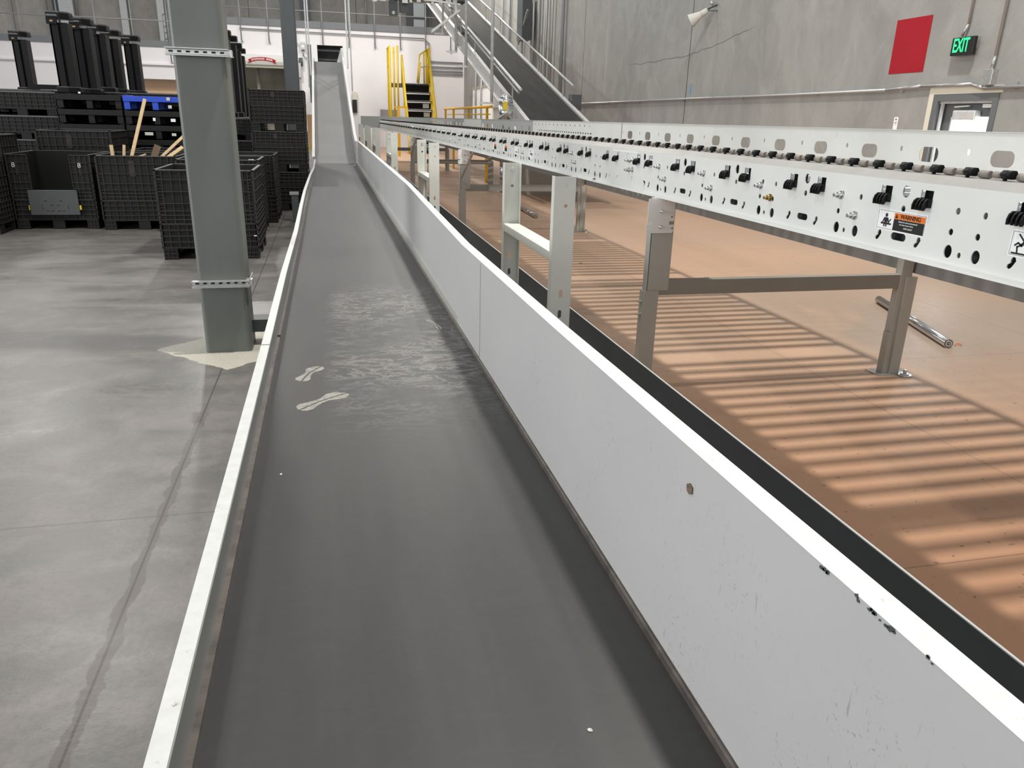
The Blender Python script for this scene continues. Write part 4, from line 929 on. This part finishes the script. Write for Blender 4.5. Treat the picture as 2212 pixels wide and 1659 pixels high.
gb = thing('grey_wall_box', 'blue-grey box low on the white wall left of the crossover stair', 'box', (at(838,240,Y=43.8).x, YB-.05, 1.2)); MB().box(-.4,.5,-.3,0,0,.75).build('enclosure', bluegrey, gb)
ld = thing('wall_light', 'small dark wall unit with pale lamp right of the incline conveyor', 'fixture', (at(766,215,Y=43.8).x, YB-.05, 1.75)); MB().box(-.12,.12,-.1,0,0,.65).build('body', blk, ld); MB().box(-.1,.12,-.12,0,.66,1.05).build('lamp_head', offw, ld)
# low orange-yellow guard rail near the big incline
lr = thing('low_guard_rail', 'low orange-yellow guard rail in front of the silver motor cover', 'guard rail', (4.1, 19.9, 0))
MB().cyl((0,0,1.90),(0,8.3,1.90),.035,n=10).build('top_rail', yellow2, lr)
for y in (.6,3.4,6.2,8.0): MB().box(-.03,.03,y-.03,y+.03,0,1.9).build('post', yellow2, lr)
MB().cyl((0,.2,1.72),(0,8.2,1.72),.015,n=8).build('lower_rail', yellow, lr)
# ------------------------------------------------------------------ big dark incline conveyor
IX0, IX1 = 4.2, 5.54; sl = (5.87-1.60)/(32.16-16.85)
def iz(y): return 1.62+sl*(y-16.85)
bi = thing('dark_incline_conveyor', 'wide charcoal belt conveyor rising steeply with silver perforated side frames and handrails', 'conveyor', (4.87, 16, 0)); bx = -4.87; by = -16
ya, yb_ = 14.6, 40.0
MB().loft([[(IX0+.10+bx,y+by,iz(y)-.02),(IX1-.03+bx,y+by,iz(y)-.02),(IX1-.03+bx,y+by,iz(y)),(IX0+.10+bx,y+by,iz(y))] for y in (ya,yb_)]).build('belt', belt_dark, bi)
perf = mat('speckled_galvanised', (.66,.655,.63), .4, metal=.4, dirt=(.10,.10,.10), ds=9, dthr=(.60,.64))
for x, nm in ((IX0, 'near'), (IX1, 'far')):
    MB().loft([[(x-.02+bx,y+by,iz(y)-.30),(x+.02+bx,y+by,iz(y)-.30),(x+.02+bx,y+by,iz(y)+.05),(x-.02+bx,y+by,iz(y)+.05)] for y in (ya,yb_)]).build('side_frame', perf, bi)
    MB().loft([[(x-.045+bx,y+by,iz(y)+.05),(x+.045+bx,y+by,iz(y)+.05),(x+.045+bx,y+by,iz(y)+.07),(x-.045+bx,y+by,iz(y)+.07)] for y in (ya,yb_)]).build('frame_flange', galvw, bi)
    MB().loft([[(x-.06+bx,y+by,iz(y)-.32),(x+.05+bx,y+by,iz(y)-.32),(x+.05+bx,y+by,iz(y)-.29),(x-.06+bx,y+by,iz(y)-.29)] for y in (ya,yb_)]).build('lower_flange', galvw, bi)
hA = at(1125,190,X=IX0); hB = at(960,0,X=IX0); rise = (hB.z-hA.z)/(hB.y-hA.y)
for x, y0 in ((IX0, hA.y), (IX1, at(1238,195,X=IX1).y)):
    zz = lambda y: iz(y)+.50
    MB().cyl((x+bx,y0+by,zz(y0)),(x+bx,40+by,zz(40)),.032,n=10).build('handrail', galvw if x == IX0 else galv, bi)
    if x == IX0: MB().cyl((x+bx,y0+by+.2,zz(y0)-.06),(x+bx,40+by,zz(40)-.12),.03,n=10).build('handrail', galv, bi)
    for y in (y0+.8, y0+3.2, y0+5.6, y0+8.0, y0+10.4): MB().box(x-.012+bx,x+.012+bx,y+by-.015,y+by+.015,iz(y)-.1,zz(y)).build('rail_post', galv, bi)
MB().box(IX0-.06+bx, IX1+.06+bx, 17.2+by, 17.3+by, 0, iz(17.2)-.3).build('support', leg_m, bi)
MB().box(5.62+bx,5.85+bx,18.0+by,18.3+by,iz(18)-.1,iz(18)+.25).build('side_motor', steelgrey, bi)
for (px_, lb) in ((1062,'nearest thick silver hanger tube beside the dark incline'), (1007,'middle silver hanger tube beside the dark incline'), (985,'pale hanger tube left of the middle one at the dark incline'), (957,'farthest hanger tube at the top of the dark incline')):
    X = IX0-.115; p = None
    # depth where this tube meets the frame
    best = min(((abs(at(px_, yy, X=X).z-(iz(at(px_, yy, X=X).y)-.3)), yy) for yy in range(0, 260)), key=lambda t: t[0])
    q = at(px_, best[1], X=X)
    h = thing('hanger_tube', lb, 'hanger', (q.x, q.y, q.z-.15), 0, 'hanger tubes along the dark incline'); MB().cyl((0,0,0),(0,0,9-q.z),.042,n=10).build('tube', galvw, h); MB().box(-.3,.045,-.03,.03,-.05,.0).build('trapeze_bar', galvw, h)
tA = at(931,68,Y=25.4); tB = at(985,28,Y=25.4); tA += Vector((bx, by, 0)); tB = Vector((4.17+bx, 25.4+by, tA.z+(4.17+bx-tA.x)*(tB.z-tA.z)/(tB.x+bx-tA.x)))
MB().bar(tA, tB, .34, .05, side=(0,1,0)).build('under_trough', galvw, bi); MB().bar(tA-Vector((0,.1,.05)), tB-Vector((.05,.1,.05)), .2, .03, side=(0,1,0)).build('trough_lining', offw, bi)
mc = thing('motor_cover', 'crinkled silver foil motor cover with yellow label under the dark incline', 'motor cover', (3.957, 17.65, 0))
b3 = MB(); prs = [(0,.10),(.6,.11),(1.2,.15),(1.6,.168),(1.9,.172),(2.05,.15),(2.12,.08)]
prev = None
for (z0_, r0), (z1_, r1) in zip(prs, prs[1:]): b3.cyl((0,0,z0_),(0,0,z1_),r0,r1,n=20,cap=True)
b3.build('foil_shell', foil, mc); MB().box(-.10,.0,-.182,-.165,1.8,1.98).build('yellow_label', yellow, mc)
# ------------------------------------------------------------------ right wall fittings
dr = struct(MB().box(WX-.012, WX-.001, D0-.06, D0+.02, 0, DZ+.06).box(WX-.012, WX-.001, D1-.02, D1+.06, 0, DZ+.06).box(WX-.012, WX-.001, D0+.02, D1-.02, DZ-.02, DZ+.06).box(WX, WX+.16, D0+.001, D0+.02, 0, DZ-.001).box(WX, WX+.16, D1-.02, D1-.001, 0, DZ-.001).box(WX, WX+.16, D0+.02, D1-.02, DZ-.02, DZ-.001).build('door_1', doorgrey), 'grey steel exit door with a bright window in the concrete wall')
rv = MB().box(WX-.015, WX-.001, D1+.06, D1+.14, 0, DZ+.0599).box(WX-.015, WX-.001, D0-.10, D1+.14, DZ+.06, DZ+.14).build('painted_reveal', mat('cream_reveal', (.72,.68,.55), .6), dr)
MB().box(WX+.10, WX+.15, D0+.001, D1-.001, DZ-.20, DZ-.001).box(WX+.10, WX+.15, D1-.17, D1-.001, .9, DZ-.20).box(WX+.10,WX+.15,D0+.001,D0+.13,.9,DZ-.20).box(WX+.10,WX+.15,D0+.001,D1-.001,0.001,.9).build('door_leaf', doorgrey, dr)
MB().box(WX+.03, WX+.06, D1-.07, D1-.04, 0, DZ).box(WX+.031,WX+.061,D0+.001,D1-.001,DZ-.05,DZ-.02).build('door_stop', galvw, dr)
MB().box(WX+.12, WX+.13, D0+.13, D1-.17, .9, DZ-.20).build('window_glass', daylight, dr)
MB().box(WX+.16, WX+.27, D0+.001, D1-.001, .001, DZ-.001).build('door_backing', doorgrey, dr)
MB().box(WX-.0, WX+.09, D0+.25, D0+.60, DZ-.24, DZ-.13).build('door_closer', galvw, dr, .01)
MB().bar((WX+.04, D0+.40, DZ-.08), (WX+.04, D0+.62, DZ-.09), .03, .015).box(WX+.02, WX+.07, D0+.03, D0+.18, DZ-.10, DZ-.06).build('closer_arm', cap_m, dr)
o = MB().box(WX-.004, WX-.001, 9.01, 9.655, 2.31, 2.975).build('red_wall_panel', red); tag(o, 'plain red rectangle painted on the concrete wall left of the exit sign', 'panel')
ex = thing('exit_sign', 'black EXIT sign with glowing green letters above the exit door', 'exit sign', (WX-.10, 8.32, 2.555))
MB().box(-.0,.045,-.17,.17,-.10,.10).build('housing', mat('exit_black', (.012,.014,.014), .35), ex, .004)
MB().box(.045,.1,-.03,.03,-.04,.06).build('mount', blk, ex)
text('EXIT', .215, green, ex, (-.002, .02, .004), RT, bold=.0025, sx=.56, thick=.001)
MB().cyl((.01,.165,-.105),(.01,.165,-.10),.006,n=8).build('test_lamp', white_m, ex)
def conduit(name, pts, r, label, m=conduit_m, clips=True):
    t = thing(name, label, 'conduit', pts[0]); p0 = Vector(pts[0]); q = [Vector(p)-p0 for p in pts]
    MB().tube(q, r, 10).build('pipe', m, t)
    return t
xw = WX-.035
t = conduit('wall_conduit', [(xw,42,2.105),(xw,9.6,2.105),(xw,8.95,2.135),(xw,8.12,2.13),(xw,7.93,2.08),(xw,6,2.09)], .022, 'long horizontal conduit along the concrete wall above the door')
for y in (9.3,11.2,13.5,16,18.5,7.5): MB().box(.0,.035,y-42-.02,y-42+.02,-.035,.035).build('strap', galv, t)
conduit('wall_conduit', [(xw,8.36,5),(xw,8.36,2.80),(WX-.06,8.40,2.67)], .016, 'thin conduit dropping to the exit sign')
conduit('wall_conduit', [(xw,7.86,5),(xw,7.86,2.42),(WX-.05,7.86,2.28)], .018, 'thin conduit dropping to the grey junction box')
jb = thing('junction_box', 'small grey junction box on the wall above the door', 'box', (WX-.04, 7.87, 2.2)); MB().box(-.04,.04,-.065,.065,-.09,.08).build('box', galv, jb, .004)
nt_ = MB().box(WX-.004, WX-.001, 9.30, 9.38, 1.60, 1.76).build('notice', white_m); tag(nt_, 'small white notice on the concrete wall left of the exit door', 'notice')
o = MB().box(-.001,0,-.012,.012,.0,.02).build('notice_mark', red, nt_); o.location = (WX-.0045, 9.34, 1.72)
o = MB().box(-.001,0,-.022,.022,.0,.006).box(-.001,0,-.02,.02,-.02,-.015).build('notice_text', blk, nt_); o.location = (WX-.0045, 9.34, 1.69)
o = MB().prism([(0,.14),(.02,.09),(.03,0),(-.01,-.14),(-.03,0)], 'x', -.003, -.001).build('blue_tape', tape); o.location = (WX, 15.72, 2.27); tag(o, 'blue tape strip beside the concrete wall joint', 'tape')
# horn speaker
sp = thing('horn_speaker', 'small white horn speaker bracketed high on the concrete wall', 'speaker', (WX, 14.95, 3.72))
v = Vector((-.30, .22, -.22)).normalized()
a0 = Vector((-.17,.0,-.02)); MB().cyl(a0, a0+v*.16, .055, .06, n=14).build('driver', offw, sp); MB().cyl(a0+v*.14, a0+v*.36, .06, .13, n=20, cap=False).cyl(a0+v*.345, a0+v*.36, .13, .135, n=20, cap=False).build('horn_bell', offw, sp)
MB().cyl(a0+v*.2, a0+v*.33, .03, .045, n=12).build('phase_plug', beige, sp); MB().bar((0,-.05,.08),(-.17,0,0),.03,.02).bar((0,-.08,-.03),(-.17,0,-.03),.03,.02).build('bracket', steelgrey, sp)
MB().cyl((-.06,-.0,.10),(-.12,.03,.12),.035,n=10).build('coupling', galv, sp)
# conduits, cabinets on the far right wall
for i, (px_, py_, r) in enumerate(((1215,0,.06),(1180,0,.05),(1165,0,.05),(1152,0,.045),(1100,0,.06),(1128,0,.05),(1085,0,.05),(1040,120,.05),(1028,120,.05),(1192,0,.04))):
    q = at(px_, 60 if py_ == 0 else 180, X=WX-.1)
    top = 9 if py_ == 0 else 4.9
    o = MB().cyl((0,0,0),(0,0,top),r,n=8).build('wall_riser', conduit_m if i % 2 else rail_m); o.location = (q.x, q.y, 0.0)
    tag(o, 'vertical pipe on the far concrete wall, %s counted from the right' % ('first','fourth','fifth','sixth','ninth','seventh','tenth','last but one','last','third')[i], 'pipe', 'risers on the far concrete wall')
ec = thing('electrical_cabinet', 'dark grey electrical cabinet with bracket high on the far concrete wall', 'cabinet', (WX-.15, at(1133,60,X=WX-.3).y, 0)); zc = at(1133,88,X=WX-.3).z
MB().box(-.35,.0,-.45,.35,zc,zc+1.5).build('enclosure', steelgrey, ec); MB().bar((-.3,-1.0,zc+.9),(-.3,.3,zc-.1),.05,.05).build('brace', rail_m, ec)
for i, (z, lb) in enumerate(((4.45,'topmost'),(4.2,'second'),(4.0,'third'),(3.85,'lowest'))):
    o = MB().cyl((5.6,YB-.08,z),(7.4,YB-.08,z-.02),.035,n=8).box(5.55,5.68,YB-.15,YB,z-.06,z+.06).build('wall_pipe', rail_m); tag(o, '%s of four short horizontal pipes at the right end of the white wall' % lb, 'pipe', 'horizontal pipes on the white wall')
conduit('wall_conduit', [(5.6,YB-.1,4.2),(5.6,YB-.1,5.3),(5.3,YB-.1,5.55),(-4.0,YB-.1,5.62)], .03, 'thin conduit running along the top of the white wall', rail_m)
struct(MB().box(WX-.06, WX, 30.5, 34.5, 0, 3.0).box(WX-.06, WX, 36, 41, 0, 3.0).build('door_2', white_m), 'pale dock door panels on the far concrete wall')
struct(MB().box(WX-.08, WX, 35, 41.2, 3.0, 3.12).build('trim_3', beige))
struct(MB().box(-.95,-.50,YB-.4,YB-.1,0,1.6).build('trim_4', cardboard))
# thin hooks along the lower side of the fascia
print('objects', len(bpy.data.objects))
